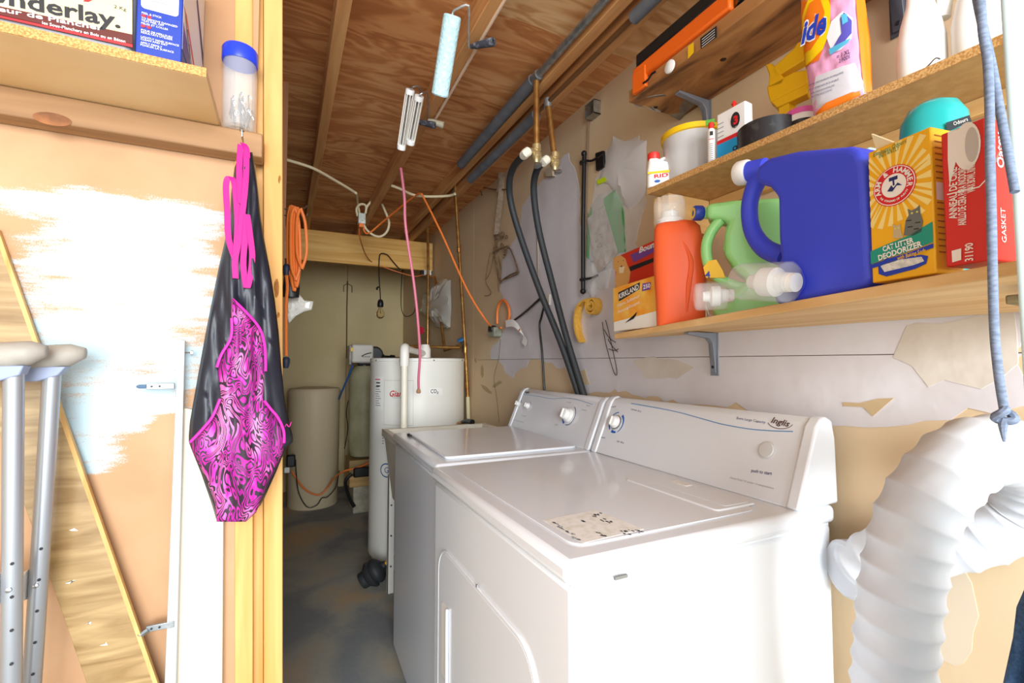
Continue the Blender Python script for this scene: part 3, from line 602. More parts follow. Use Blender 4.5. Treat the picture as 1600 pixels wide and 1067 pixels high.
# crutches
padm = mat('crutch_pad', '9c968c', .6, 0, 'aaa49a', 30); alum = m_('crutch_aluminium', 'a4a8ae', .32, metal=.6); bluegr = m_('crutch_bracket', '8f99b4', .45)
def crutch(label, top, bot, Y0, pad_r, wdt=.155):
    a, b = PY(*top, Y0), PY(*bot, Y0); d = (b-a)/(a.z-b.z)
    low = a+d*(a.z-.62); axis_x = a.x-.5*wdt
    t = thing('crutch', label, 'crutch', (axis_x, Y0, 0), 'crutches leaning on the left partition')
    pr_ = PY(*pad_r, Y0); zt = a.z
    R_ = [a+Vector((0, 0, .012)), a+d*.3, low, Vector((axis_x+.014, Y0, .36)), Vector((axis_x+.012, Y0, .30))]
    Lm = [Vector((2*(axis_x)-p.x-wdt*.0, p.y, p.z)) for p in R_]
    for P_ in (R_, Lm):
        tb = MB().tube(P_, .0128, 16).build('side_tube', alum, t)
        for k in range(9):
            z = .90-k*.052; f = (a.z-z)
            if z < .46: break
            p = (a+d*f) if P_ is R_ else Vector((2*axis_x-(a+d*f).x, Y0, z))
            MB().lathe([(.0026, 0), (.0026, .0004)], p+Vector((.0045, -.0121, 0)), (.32, -1, 0), 8).build('adjustment_hole', ink, tb)
    MB().tube([(axis_x, Y0, .46), (axis_x, Y0, .02)], .011, 14).build('lower_tube', alum, t)
    MB().lathe([(.022, 0), (.021, .012), (.015, .02), (.014, .055), (.012, .056)], (axis_x, Y0, 0), n=16).build('rubber_tip', m_('tip_grey', '9a958c', .7), t)
    xl_ = 2*axis_x-a.x-.045; n = 12; rings = []
    for i in range(n+1):
        u = i/n; x = xl_+(pr_.x-xl_)*u; sad = .012*(2*u-1)**2; r = .024*min(1, 3.2*math.sqrt(max(.02, min(u, 1-u))))
        rings.append([(x, Y0+r*1.0*math.cos(k*math.pi/8), zt+.034+sad+r*.9*math.sin(k*math.pi/8)) for k in range(16)])
    MB().loft(rings).build('underarm_pad', padm, t, smooth=70)
    MB().prism([(xl_+.03, Y0-.014, zt+.018), (pr_.x-.022, Y0-.014, zt+.022), (a.x+.012, Y0-.014, zt+.006), (a.x-.016, Y0-.014, zt-.004), (xl_+.06, Y0-.014, zt-.002)], (0, .028, 0)).build('pad_bracket', bluegr, t, bevel=.002)
    gz = PY(48, 912, Y0).z; f = a.z-gz; gx = (a+d*f).x
    g = MB().tube([(gx-.014, Y0, gz), (gx-.026, Y0, gz), (2*axis_x-gx+.014, Y0, gz)], [.025, .019, .019], 16).build('hand_grip', whitep, t)
    MB().lathe([(.004, 0), (.004, .003), (.001, .004)], (gx+.001, Y0-.0125, gz), (0, -1, 0), 10).build('rivet', steel, g)
    return t
crutch('aluminium crutch with grey pad nearest the bare edge of the partition', (81, 592), (50, 1067), 1.105, (133, 560))
crutch('aluminium crutch with grey pad standing in front of its twin', (21, 592), (18, 1067), 1.045, (72, 560), .15)
# ================================================================== BACK OF THE ROOM
def cylp(c, r, px, py):
    """pixel onto a vertical cylinder"""
    d = ray(px, py); o = Vector((EYE.x-c[0], EYE.y-c[1])); v = Vector((d.x, d.y)); A = v.dot(v); B = 2*o.dot(v); Cc = o.dot(o)-r*r
    D = max(0, B*B-4*A*Cc); return EYE+d*((-B-math.sqrt(D))/(2*A))
def cylwrap(o, c, r, p0, parent):
    """bend a flat mesh (local x right, y up) round a cylinder at point p0"""
    th0 = math.atan2(p0.y-c[1], p0.x-c[0]); iv = MW[parent].inverted()
    for v in o.data.vertices:
        th = th0+v.co.x/r; v.co = iv @ Vector((c[0]+(r+.0006)*math.cos(th), c[1]+(r+.0006)*math.sin(th), p0.z+v.co.y))
def cyltext(s, c, r, px, py, px2, py2, size, m, parent, **k):
    a, b = cylp(c, r, px, py), cylp(c, r, px2, py2); th = abs(math.atan2(a.y-c[1], a.x-c[0])-math.atan2(b.y-c[1], b.x-c[0]))
    p = cylp(c, r, (px+px2)/2, (py+py2)/2)
    o = text(s, MW[parent], size, m, parent, width=th*r, ext=0, **k); cylwrap(o, c, r, p, parent); return o
def cylpatch(c, r, px0, py0, px1, py1, m, parent, name, up=.0004, n=10):
    a, b = cylp(c, r, px0, (py0+py1)/2), cylp(c, r, px1, (py0+py1)/2); t0, t1 = [math.atan2(q.y-c[1], q.x-c[0]) for q in (a, b)]
    z0, z1 = cylp(c, r, (px0+px1)/2, py1).z, cylp(c, r, (px0+px1)/2, py0).z; R_ = r+up
    vs = [(c[0]+R_*math.cos(t0+(t1-t0)*i/n), c[1]+R_*math.sin(t0+(t1-t0)*i/n), z) for z in (z0, z1) for i in range(n+1)]
    return MB().add(vs, [(i, i+1, n+2+i, n+1+i) for i in range(n)]).build(name, m, parent)
# water heater
hc = (.79, 3.05); hr = .30
heat = thing('water_heater', 'tall white cylindrical water heater behind the washer', 'water heater', (hc[0], hc[1], 0))
MB().lathe([(hr-.02, .0), (hr-.02, .04), (hr, .045), (hr, 1.225), (hr+.003, 1.227), (hr+.003, 1.243), (hr-.01, 1.247), (.001, 1.25)], hc+(0,), n=64).build('tank_jacket', m_('heater_white', 'f3f2ea', .35), heat)
for a in (0, 2.1, 4.2): MB().box((hc[0]+.22*math.cos(a)-.03, hc[1]+.22*math.sin(a)-.03, 0), (hc[0]+.22*math.cos(a)+.03, hc[1]+.22*math.sin(a)+.03, .005)).build('foot', rubber, heat)
R2 = hr+.0006
def arcrect(px0, py0, px1, py1, m, name, w_=.002):
    for (a, b, c_, d_) in ((px0, py0, px1, py0+1), (px0, py1-1, px1, py1), (px0, py0, px0+.7, py1), (px1-.7, py0, px1, py1)): cylpatch(hc, hr, a, b, c_, d_, m, heat, name)
arcrect(600, 594, 646, 665, inkg_l if False else m_('pale_grey', 'd9d8d0', .5), 'access_panel_outline')
cylpatch(hc, hr, 586, 588, 598, 640, m_('label_white', 'fbfaf6', .4), heat, 'rating_label')
for i in range(9): cylpatch(hc, hr, 587, 604+i*3.6, 592+(i % 3)*1.5, 605+i*3.6, inkg, heat, 'print_line', .0008)
for i in range(2): cylpatch(hc, hr, 588, 597+i*5, 594, 599+i*5, ink, heat, 'print_line', .0008)
cylpatch(hc, hr, 586.5, 592, 594, 593.5, redm, heat, 'print_line', .0008)
cyltext('Giant', hc, hr, 607, 615, 632, 616, .05, m_('giant_red', 'c8202c', .4), heat, bold=.02, shear=.3)
cyltext('Factories', hc, hr, 613, 621, 628, 621.5, .012, m_('teal_print', '4aa79c', .4), heat)
cylpatch(hc, hr, 671, 606, 691, 617, MATS['label_white'], heat, 'gas_label')
cyltext('CO₂', hc, hr, 673, 611.5, 685, 611.5, .034, ink, heat, bold=.015, name='label_lettering')
cylpatch(hc, hr, 596, 672, 602, 697, MATS['label_white'], heat, 'lower_label')
for i in range(5): cylpatch(hc, hr, 597, 676+i*4, 600, 677.4+i*4, inkg, heat, 'print_line', .0008)
p0 = cylp(hc, hr, 604, 735)
o = flat(arcband(0, 0, .05, .042, .007, 0, 359.9, 28), MW[heat], m_('oval_blue', '3a5f9c', .5), heat, 'oval_emblem', .0001); cylwrap(o, hc, hr, p0, heat)
o = text('G', MW[heat], .05, MATS['oval_blue'], heat); cylwrap(o, hc, hr, p0, heat)
for px in (588, 625, 678, 722): q = cylp(hc, hr+.003, px, 563); MB().lathe([(.004, 0), (.004, .002)], q, (q.x-hc[0], q.y-hc[1], 0), 8).build('screw', ink, heat)
# brine tank and softener
bc = (.243, 4.46, 0)
br_ = thing('brine_tank', 'beige cylindrical salt tank on the concrete floor at the back wall', 'tank', bc)
beige = m_('tank_beige', 'd3c3a2', .5)
MB().lathe([(.195, 0), (.203, .012), (.208, .93), (.208, .945)], bc, n=48).build('tank_body', beige, br_)
MB().lathe([(.213, .93), (.214, .975), (.20, .995), (.12, 1.005), (.001, 1.008)], bc, n=48).build('lid', beige, br_)
so = (.615, 4.17)
sf = thing('water_softener', 'greenish resin softener tank with grey control head on wood blocks', 'softener', (so[0], so[1], .42))
MB().lathe([(.06, .42), (.10, .44), (.118, .50), (.12, .62), (.12, 1.06), (.112, 1.13), (.085, 1.175), (.06, 1.19), (.05, 1.20)], so+(0,), n=32).build('resin_tank', mat('resin_green', '9c9a76', .5, 0, 'b5b190', 7), sf)
MB().lathe([(.055, 1.185), (.06, 1.19), (.06, 1.215), (.045, 1.222)], so+(0,), n=24).build('neck_collar', black, sf)
hd = MB().box((so[0]-.115, so[1]-.1, 1.215), (so[0]+.06, so[1]+.08, 1.37)).build('control_head', m_('head_grey', 'd4d0c6', .4), sf, bevel=.015, seg=3)
MB().box((so[0]-.135, so[1]-.08, 1.20), (so[0]-.112, so[1]+.06, 1.36)).build('display_panel', mat('display', '6b665e', .3, 0, '9a8f80', 20), hd, bevel=.004)
MB().box((so[0]-.125, so[1]-.101, 1.31), (so[0]-.105, so[1]-.096, 1.34)).build('yellow_sticker', yellowm, hd)
MB().lathe([(.055, 0), (.07, .02), (.07, .11), (.05, .12)], (so[0]+.075, so[1]-.09, 1.285), (0, 1, 0), 24).build('black_cover', m_('charcoal', '3a3c3f', .45), hd)
MB().box((so[0]-.06, so[1]-.09, 1.20), (so[0]+.1, so[1]+.06, 1.235)).build('valve_body', m_('charcoal', '', .45), hd, bevel=.01)
MB().tube([(so[0]-.04, so[1]-.104, 1.27), (so[0]+.0, so[1]-.106, 1.29), (so[0]+.04, so[1]-.104, 1.30)], .004, 6, 3).build('wire', black, hd)
for i in range(4): MB().box((so[0]-.03+i*.016, so[1]-.1025, 1.262), (so[0]-.022+i*.016, so[1]-.0995, 1.27)).build('button', black, hd)
pp0 = Vector((so[0]+.11, so[1]-.02, 1.26))
MB().tube([pp0, pp0+Vector((.03, 0, 0)), pp0+Vector((.034, 0, 0)), pp0+Vector((.05, 0, 0)), pp0+Vector((.054, 0, 0)), pp0+Vector((.10, 0, -.002)), pp0+Vector((.104, 0, 0)), pp0+Vector((.14, 0, -.003))], [.022, .022, .03, .03, .02, .02, .026, .026], 14).build('bypass_pipe', black, sf)
MB().tube([pp0+Vector((.14, 0, -.003)), pp0+Vector((.22, -.02, -.005)), pp0+Vector((.40, -.06, -.008))], .012, 10).build('copper_stub', copper, sf)
MB().tube([(so[0]-.1, so[1]-.06, 1.205), (so[0]-.13, so[1]-.02, 1.1), (so[0]-.17, so[1]+.05, .98), (bc[0]+.19, bc[1]-.1, .90)], .008, 8, 5).build('brine_line', m_('blue_tube', '2d5f9e', .4), sf)
MB().tube([(so[0]-.125, so[1], .9), (so[0]-.14, so[1], .8), (so[0]-.126, so[1]+.01, .66), (so[0]-.15, so[1], .5)], .004, 6, 4).build('sensor_wire', black, sf)
# blocks under the softener
for i, (z0, z1, xa, xb, ya, yb_, m, nm, lb) in enumerate(((0, .21, .52, .80, 4.02, 4.30, mat('block_concrete', '9d9a8a', .9, 0, 'b6b09c', 30, bump=.4), 'concrete_block', 'pale concrete block under the softener tank'), (.21, .30, .49, .84, 4.02, 4.32, wood('block_wood', 'b08a52', 'c9a468', 'x'), 'wood_block', 'thick wood block lying on the concrete block'), (.30, .42, .49, .78, 4.05, 4.32, wood('block_wood2', '8a7248', 'a88c58', 'x'), 'wood_block', 'weathered upper wood block directly under the softener tank'))):
    tag(MB().box((xa, ya, z0), (xb, yb_, z1)).build(nm, m, None, bevel=.006), lb, 'block')
tr_ = thing('power_adapter', 'black power adapter on the wood block beside the softener', 'adapter', PD(563, 737, 3.9))
q = PD(563, 737, 3.9); q.z = .33; q.y = 3.985; MB().box((q.x-.07, q.y-.03, q.z-.03), (q.x+.09, q.y+.02, q.z+.045)).build('adapter_body', black, tr_, bevel=.01); MB().tube([q+Vector((-.08, 0, 0)), q+Vector((-.13, .0, -.06)), q+Vector((-.10, 0, -.18)), q+Vector((-.06, -.02, -.26))], .014, 8, 4).build('cable_bundle', black, tr_)
# laundry tub on metal legs
tub = thing('laundry_tub', 'white plastic laundry tub on metal legs between washer and water heater', 'sink', (.79, 2.37, 0))
tx0, tx1, ty0, ty1 = .478, 1.08, 2.115, 2.60
def ringr(x0, y0, x1, y1, z): return [(x0, y0, z), (x1, y0, z), (x1, y1, z), (x0, y1, z)]
MB().loft([ringr(tx0+.05, ty0+.05, tx1-.05, ty1-.05, .50), ringr(tx0+.012, ty0+.012, tx1-.012, ty1-.012, .82), ringr(tx0, ty0, tx1, ty1, .825), ringr(tx0, ty0, tx1, ty1, .862), ringr(tx0+.03, ty0+.03, tx1-.03, ty1-.03, .862), ringr(tx0+.06, ty0+.06, tx1-.06, ty1-.06, .53)]).build('tub_basin', mat('tub_plastic', 'd9d0bd', .5, 0, 'e6dfd0', 5), tub, bevel=.004)
for x, y in ((tx0+.05, ty1-.03), (tx1-.05, ty1-.03), (tx0+.05, ty0+.04), (tx1-.05, ty0+.04)):
    lg = MB().box((x-.016, y-.002, 0), (x+.016, y+.002, .62)).box((x-.016, y-.002, 0), (x-.013, y+.026, .62)).build('leg', m_('leg_white', 'dedbd2', .4), tub)
    for z in (.14, .3, .46): MB().lathe([(.005, 0), (.005, .001)], (x, y-.0025, z), (0, -1, 0), 8).build('bolt_hole', ink, lg)
f0 = Vector((.98, 2.5, .864))
fc = thing('tub_faucet', 'small black and brass faucet lying on the laundry tub rim', 'faucet', f0)
q = PX(728, 660, .98)
MB().tube([(q.x, q.y, .864), (q.x, q.y, q.z)], .014, 10).build('faucet_base', brass, fc); MB().tube([PX(738, 660, .99), PX(730, 658, .98), PX(722, 660, .97)], [.018, .015, .012], 10).build('lever', black, fc); MB().tube([PX(723, 660, .97), PX(716, 662, .965)], .011, 10).build('spout_tip', copper, fc)
# plunger
a = Vector((.475, 2.70, .075)); ax = Vector((.62, -.12, .42)).normalized()
pl = thing('plunger', 'black rubber bellows plunger with yellow handle on the concrete floor', 'plunger', (a.x, a.y, 0))
o_ = a-ax*.055
MB().lathe([(.042, -.035), (.046, -.03), (.046, -.005), (.052, 0), (.070, .02), (.072, .032), (.060, .04), (.068, .055), (.066, .07), (.048, .088), (.024, .10), (.02, .115), (.012, .116)], o_, ax, 28).build('rubber_cup', rubber, pl)
MB().tube([o_+ax*.10, o_+ax*.5], .011, 12).build('handle', m_('handle_yellow', 'e0a81e', .4), pl)
# pvc drain pipe
pv = thing('drain_pipe', 'white plastic drain pipe with elbow in front of the water heater', 'pipe', PD(628, 672, 2.42))
e0 = PD(632, 552, 2.62); MB().tube([Vector((e0.x-.004, e0.y-.02, .80)), e0+Vector((0, 0, -.02))], .019, 14).build('pipe', m_('pvc', 'f0ead8', .4), pv)
MB().tube([e0+Vector((0, 0, -.07)), e0+Vector((0, 0, 0)), e0+Vector((.005, .02, .03)), e0+Vector((.02, .06, .03))], .026, 14, 3).build('elbow', m_('pvc2', 'f4f1e8', .4), pv)
e1 = PD(664, 553, 3.0); MB().tube([e0+Vector((.01, .04, .03)), e1], .018, 14).build('branch_pipe', MATS['pvc2'], pv); MB().lathe([(.034, -.05), (.036, -.04), (.036, .03), (.03, .045), (.026, .06)], e1, n=18).build('tee', MATS['pvc2'], pv)
# copper plumbing
def pipe_thing(name, label, runs, r=.0105, mat_=None, cat='pipe', n=10):
    base = runs[0][-1]; t = thing(name, label, cat, min(runs[0], key=lambda v: v.z))
    for i, p in enumerate(runs):
        MB().tube(p, r, n).build('pipe', mat_ or copper, t)
    return t
A = [PX(668, 332, .93), PX(669, 430, 1.03), PX(668, 548, 1.03)]
t = pipe_thing('copper_pipe', 'copper pipe with red valve dropping in front of the header beam', [A, [PX(670, 433, 1.05), PX(679, 433, 1.06), PX(683, 450, 1.06), PX(695, 548, 1.06), PX(718, 540, 1.09)]])
for y in (372, 432, 520): q = PX(668.7, y, 1.05); MB().tube([q+Vector((0, 0, -.02)), q+Vector((0, 0, .02))], .014, 10).build('coupling', copper, t)
q = PX(668.5, 517, 1.05); v = MB().tube([q, q+Vector((-.06, -.03, .0))], .009, 8).build('valve_stem', brass, t); MB().lathe([(.008, 0), (.03, .003), (.032, .012), (.02, .016)], q+Vector((-.055, -.028, 0)), (-.9, -.4, 0), 14).build('red_handwheel', m_('valve_red', 'd8304a', .4), v)
C_ = [PX(711, 284, .885), PX(711.5, 300, .90), PX(719, 420, .99), PX(727, 545, 1.08), PX(731, 620, 1.102), PX(732, 655, 1.102)]
t = pipe_thing('copper_pipe', 'long copper pipe with blue valve running down the right wall', [C_[:5], [PD(634, 541, 3.25), PD(719, 543, 3.22)]], .0105)
MB().tube(C_[4:], .014, 10).build('cream_sleeve', m_('cream_sleeve', 'd8d0a8', .5), t)
for y, x in ((300, 711), (388, 717), (545, 727), (600, 729.5)): q = PX(x, y, {300: .90, 388: .966, 545: 1.08, 600: 1.097}[y]); MB().tube([q+Vector((0, 0, -.025)), q+Vector((0, 0, .025))], .0145, 10).build('coupling', copper if y > 310 else galv, t)
q = PX(726, 543, 1.08); v = MB().tube([q+Vector((0, 0, -.03)), q+Vector((0, 0, .03))], .018, 10).build('valve_body', m_('dark_brass', '5d5a4a', .4, metal=.6), t)
MB().tube([q, q+Vector((-.03, -.01, .05))], .008, 8).build('valve_stem', MATS['dark_brass'], v); MB().lathe([(.008, 0), (.026, .004), (.026, .012), (.016, .016)], q+Vector((-.027, -.009, .045)), (-.5, -.2, .85), 14).build('blue_handwheel', m_('valve_blue', '2f7fc0', .4), v)
# clear bag hanging by the pipes
def plastic_bag(name, label, outline, plane_x, m, depth=.05, seed=1, cat='bag', plane=None):
    r = random.Random(seed); pl_ = plane or (lambda a, b: PX(a, b, plane_x)); pts = [pl_(*q) for q in outline]; c = sum(pts, Vector())/len(pts)
    t = thing(name, label, cat, min(pts, key=lambda v: v.z)); nrm = (pts[1]-pts[0]).cross(pts[2]-pts[0]).normalized()
    if nrm.dot(EYE-c) < 0: nrm = -nrm
    pts = rough_poly(pts, 5, .006); n = len(pts); rings = [[p for p in pts]]
    for f, h in ((.93, .3), (.75, .7), (.5, .9), (.25, 1.0)):
        rings.append([c.lerp(p, f)+nrm*depth*(h+r.uniform(-.22, .22)) for p in pts])
    MB().loft(rings).build('bag_film', m, t, smooth=25)
    return t
filmg = m_('plastic_film', 'f2f2ea', .15, alpha=.5, coat=.6)
t = plastic_bag('plastic_bag', 'crumpled clear bag of papers hanging behind the copper pipes', [(690, 436), (704, 437), (705, 480), (704, 512), (686, 513), (676, 497), (657, 487), (664, 460)], 1.085, filmg, .05, 3)
MB().prism([PX(a, b, 1.115) for a, b in ((688, 470), (702, 470), (703, 512), (685, 512))], (-.012, 0, 0)).build('folded_papers', mat('dark_papers', '5a4d38', .7, 0, 'b9ab88', 40, (1, 8, 1)), t)
t = plastic_bag('plastic_bag', 'clear bag with green card hanging behind the orange cord coil', [(460, 445), (476, 470), (490, 472), (487, 482), (462, 495), (452, 505), (446, 490), (447, 462)], 0, filmg, .03, 5, plane=lambda a, b: PY(a, b, 2.06))
zb_ = PY(455, 447, 2.06); MB().tube([zb_, (-.012, 2.03, zb_.z+.03)], .002, 6).build('string', m_('string', '7a6a50', .8), t)
MB().prism([PY(a, b, 2.06) for a, b in ((449, 474), (460, 478), (474, 485), (449, 490))], (0, .004, 0)).build('green_card', m_('olive_card', 'a59a52', .6), t)
# bulb pendant from a nail on the header
bq = PY(594, 470, 3.79)
t = thing('pendant_bulb', 'bare clear bulb in black socket hanging below the header beam', 'bulb', PY(595, 493, 3.79))
MB().tube([PY(a, b, 3.79) for a, b in ((625, 421), (615, 410), (606, 399), (598, 396), (593, 400), (592, 425), (593, 445), (594, 458), (594.5, 470))], .0045, 6, 5).build('cord', black, t)
MB().tube([PY(592, 448, 3.79), PY(589, 450, 3.79), PY(589, 453, 3.79)], .008, 6).build('cord_clip', black, t)
sz = PY(594.5, 468, 3.79); MB().lathe([(.012, 0), (.02, -.01), (.024, -.03), (.024, -.055), (.02, -.06)], sz, n=18).build('socket', black, t)
MB().lathe([(.014, -.058), (.016, -.075), (.031, -.105), (.033, -.12), (.027, -.138), (.012, -.15), (.001, -.152)], sz, n=20).build('glass_bulb', m_('bulb_glass', 'fff3d8', .03, trans=1, ior=1.2), t)
MB().tube([sz+Vector((0, 0, -.06)), sz+Vector((0, 0, -.11))], .003, 6).build('filament_stem', steel, t)
# small bracket on the back wall, loop wire
t = thing('wall_hanger', 'small rusty wire hanger on the joint of the back wall', 'hanger', PY(542, 470, YB-.004))
MB().tube([PY(543, 439, YB-.006), PY(542, 480, YB-.006), PY(541.5, 560, YB-.006)], .006, 6).build('rod', m_('rust_dark', '6b5136', .7, metal=.4), t); MB().tube([PY(537, 456, YB-.006), PY(537, 446, YB-.006), PY(543, 443, YB-.006), PY(550, 447, YB-.006), PY(550, 457, YB-.006)], .004, 6).build('crossbar', MATS['rust_dark'], t)
t = thing('loop_cable', 'thin dark cable looping near the corner of the back wall', 'cable', PY(634, 494, 4.4))
MB().tube([PY(a, b, 4.4) for a, b in ((629, 420), (627, 450), (627, 480), (632, 493), (641, 493), (648, 485), (652, 462))], .004, 6, 6).build('cable', black, t)
t = thing('junction_box', 'small white and black junction box under the right end of the header', 'box', PY(664, 429, 3.83))
q = PY(667, 426, 3.83); MB().box((q.x-.03, q.y-.03, q.z-.025), (q.x+.03, q.y+.02, 1.986)).build('box_body', whitep, t, bevel=.003); MB().box((q.x-.055, q.y-.025, q.z-.022), (q.x-.03, q.y+.015, 1.984)).build('cover', black, t, bevel=.002)
# ================================================================== CEILING THINGS
XJ = .412
def roller_handle(t, a, b, r, m):
    d = (b-a).normalized(); L_ = (b-a).length
    return MB().lathe([(r*.55, 0), (r*.6, L_*.12), (r*.8, L_*.2), (r*.85, L_*.5), (r, L_*.8), (r*1.05, L_*.97), (r*.9, L_), (r*.55, L_), (r*.55, L_*.9)], a, d, 16).build('handle', m, t)
dirty = mat('dirty_plastic', '3d3f48', .55, 0, '8a8d96', 60, lo=.5, hi=.75)
n0, n1 = PX(707, 24, XJ), PX(687, 150, XJ)
t = thing('paint_roller', 'paint roller with pale blue nap hanging on the middle joist', 'paint roller', n1)
dd = (n1-n0)
MB().lathe([(.022, 0), (.0255, .004), (.0255, dd.length-.004), (.022, dd.length), (.014, dd.length), (.013, dd.length-.02)], n0, dd, 28).build('nap_sleeve', mat('nap_blue', 'a9d0d8', .95, 0, 'c6e6ea', 120, bump=.8), t)
MB().lathe([(.0135, dd.length-.015), (.0135, dd.length+.001), (.004, dd.length+.001)], n0, dd, 14).build('end_cap', MATS['dirty_plastic'], t)
hz = 2.205; h0 = PZ(736, 73, hz); h1 = PZ(790, 61, hz-.02)
MB().tube([n0+dd*.1, n0-dd.normalized()*.008, PZ(716, 13, hz), PZ(732, 9, hz), PZ(732, 40, hz), PZ(732, 72, hz), h0], .0028, 8, 3).build('wire_frame', mat('painted_wire', 'b9bdc0', .4, .5, 'd8e4e6', 50), t)
roller_handle(t, h0, h0+(h1-h0).normalized()*.085, .0125, dirty)
def cage(label, a, b, arm, ha, hb):
    t = thing('roller_cage_frame', label, 'paint roller', b); d = b-a; L_ = d.length; u = d.normalized(); q = Vector((0, 0, 1)).rotation_difference(u)
    wm = m_('cage_wire_white', 'e8e4da', .4); dk = galv
    for k in range(8):
        an = k*math.pi/4; o = q @ Vector((.0145*math.cos(an), .0145*math.sin(an), 0))
        MB().tube([a+o*.8, a+o+u*.01, a+o+u*(L_-.01), b+o*.8], .0021, 6).build('cage_wire', wm, t)
    MB().tube([a, b], .004, 8).build('axle', dk, t)
    for p, s_ in ((a, 1), (b, -1)): MB().lathe([(.004, 0), (.0155, .001), (.0165, .005), (.0165, .017), (.012, .019)], p-u*.004*s_, u*s_, 16).build('end_cap', whitep, t)
    MB().tube(arm, .0026, 8, 3).build('wire_arm', galv, t)
    roller_handle(t, ha, hb, .0135, dirty if 'front' in label else m_('beige_handle', 'b5ad96', .5)); return t
c1 = (PX(641, 141, .385), PX(627, 232, .385)); c2 = (PX(655, 151, .408), PX(641, 224, .408)); hz2 = 2.2
cage('white wire roller cage without nap, in front of its twin under the joist', *c1, [c1[0], PX(645, 136, .387), PZ(656, 137, hz2), PZ(656, 160, hz2), PZ(652, 186, hz2)], PZ(652, 190, hz2), PZ(680, 196, hz2-.02))
cage('white wire roller cage without nap, tucked against the joist beside its twin', *c2, [c2[0], PX(659, 146, .41), PZ(668, 145, hz2+.008), PZ(669, 165, hz2+.008), PZ(669, 184, hz2+.005)], PZ(669, 188, hz2+.005), PZ(693, 196, hz2-.012))
romex = m_('cable_cream', 'e6d8b4', .5)
def cable(name, label, pts, r, m, cat='cable', k=6, extra=None):
    t = thing(name, label, cat, min(pts, key=lambda v: v.z)); MB().tube(pts, r, 8, k).build('cable', m, t); return t
cable('flat_cable', 'pale flat cable running along the edge of the middle joist', [PZ(793, -8, 2.222), PZ(770, 31, 2.221), PZ(725, 109, 2.221), PZ(681, 185, 2.221), PZ(672, 198, 2.221)], .0055, m_('cable_pink', 'eacbb0', .5))
zr = 2.212
cable('house_cable', 'cream cable strung across the joists to the metal outlet box', [PZ(425, 240, zr), PZ(443, 248, zr), PZ(487, 262, zr), PZ(522, 281, zr), PZ(552, 299, zr), PZ(557, 304, zr), PD(559, 318, 3.1), PD(562, 334, 3.1)], .0075, romex)
jb = PD(565, 342, 3.1)
t = thing('outlet_box', 'small grey metal outlet box with looped cables below the middle joist', 'box', jb+Vector((0, 0, -.035)))
MB().box((jb.x-.024, jb.y-.025, jb.z-.038), (jb.x+.024, jb.y+.025, jb.z+.034)).build('box_body', mat('box_galv', 'b9beb6', .4, .5, 'd5d8d0', 30), t, bevel=.004)
for dx in (-.014, .002, .016): MB().lathe([(.004, 0), (.004, .003)], jb+Vector((dx, -.026, -.02+dx)), (0, -1, 0), 8).build('screw', steel, t)
F3 = 3.1
MB().tube([PD(a, b, F3) for a, b in ((559, 338), (557, 326), (564, 319), (572, 322), (571, 334), (574, 322), (585, 309), (590, 296), (596, 288))], .0075, 8, 5).build('cable_loop', romex, t)
MB().tube([PD(a, b, F3) for a, b in ((597, 319), (604, 335), (608, 348), (605, 361), (596, 369), (585, 368), (574, 360), (568, 350), (567, 342))], .0075, 8, 5).build('cable_loop', romex, t)
MB().box((jb.x-.02, jb.y-.03, jb.z-.062), (jb.x+.012, jb.y+.01, jb.z-.036)).build('plug', orange, t, bevel=.004)
cable('house_cable', 'cream cable from the middle joist to the pipe coupling at the right wall', [PZ(612, 290, 2.212), PZ(625, 295, 2.210), PZ(645, 304, 2.208), PZ(670, 307, 2.206), PZ(700, 306, 2.206), PZ(711, 303, 2.204)], .0075, romex)
cable('pink_hose', 'thin pink hose dangling from the middle joist in front of the water heater', [PZ(626, 262, 2.2185)]+[PD(a, b, 2.43+i*.018) for i, (a, b) in enumerate(((628, 275), (632, 310), (633, 345), (638, 385), (645, 430), (651, 480), (655, 530), (656, 560), (654, 590), (654, 606)))], .0075, m_('hose_pink', 'e07890', .45), 'hose')
tq = PD(654, 610, 2.43+.018*10); tag_ = MB().lathe([(.006, .012), (.012, 0), (.013, -.012), (.008, -.016)], tq, n=10)
hp = bpy.data.objects['pink_hose']; tag_.build('frayed_end', m_('frayed', 'b98a6a', .9), hp)
pO = PX(783, 512, 1.095)
cable('extension_cord', 'orange cord sagging from the outlet box to the plug on the right wall', [PD(566, 350, F3), PD(574, 365, F3), PD(600, 345, 3.05), PZ(643, 310, 2.2), PZ(657, 303, 2.196), PD(664, 313, 2.74), PD(690, 365, 2.70), PD(729, 451, 2.65), PD(757, 497, 2.62), PX(772, 513, 1.09), pO], .006, orange, 'cord')
cable('lamp_cord', 'thin orange-brown cord from the outlet box along the header underside', [PD(561, 355, F3), PD(564, 378, 3.2), PY(578, 407, 3.8), PY(610, 421, 3.8), PY(644, 431, 3.8), PY(655, 431, 3.8), PY(664, 428, 3.82)], .0045, m_('cord_brown', 'cf6f3a', .5), 'cord')
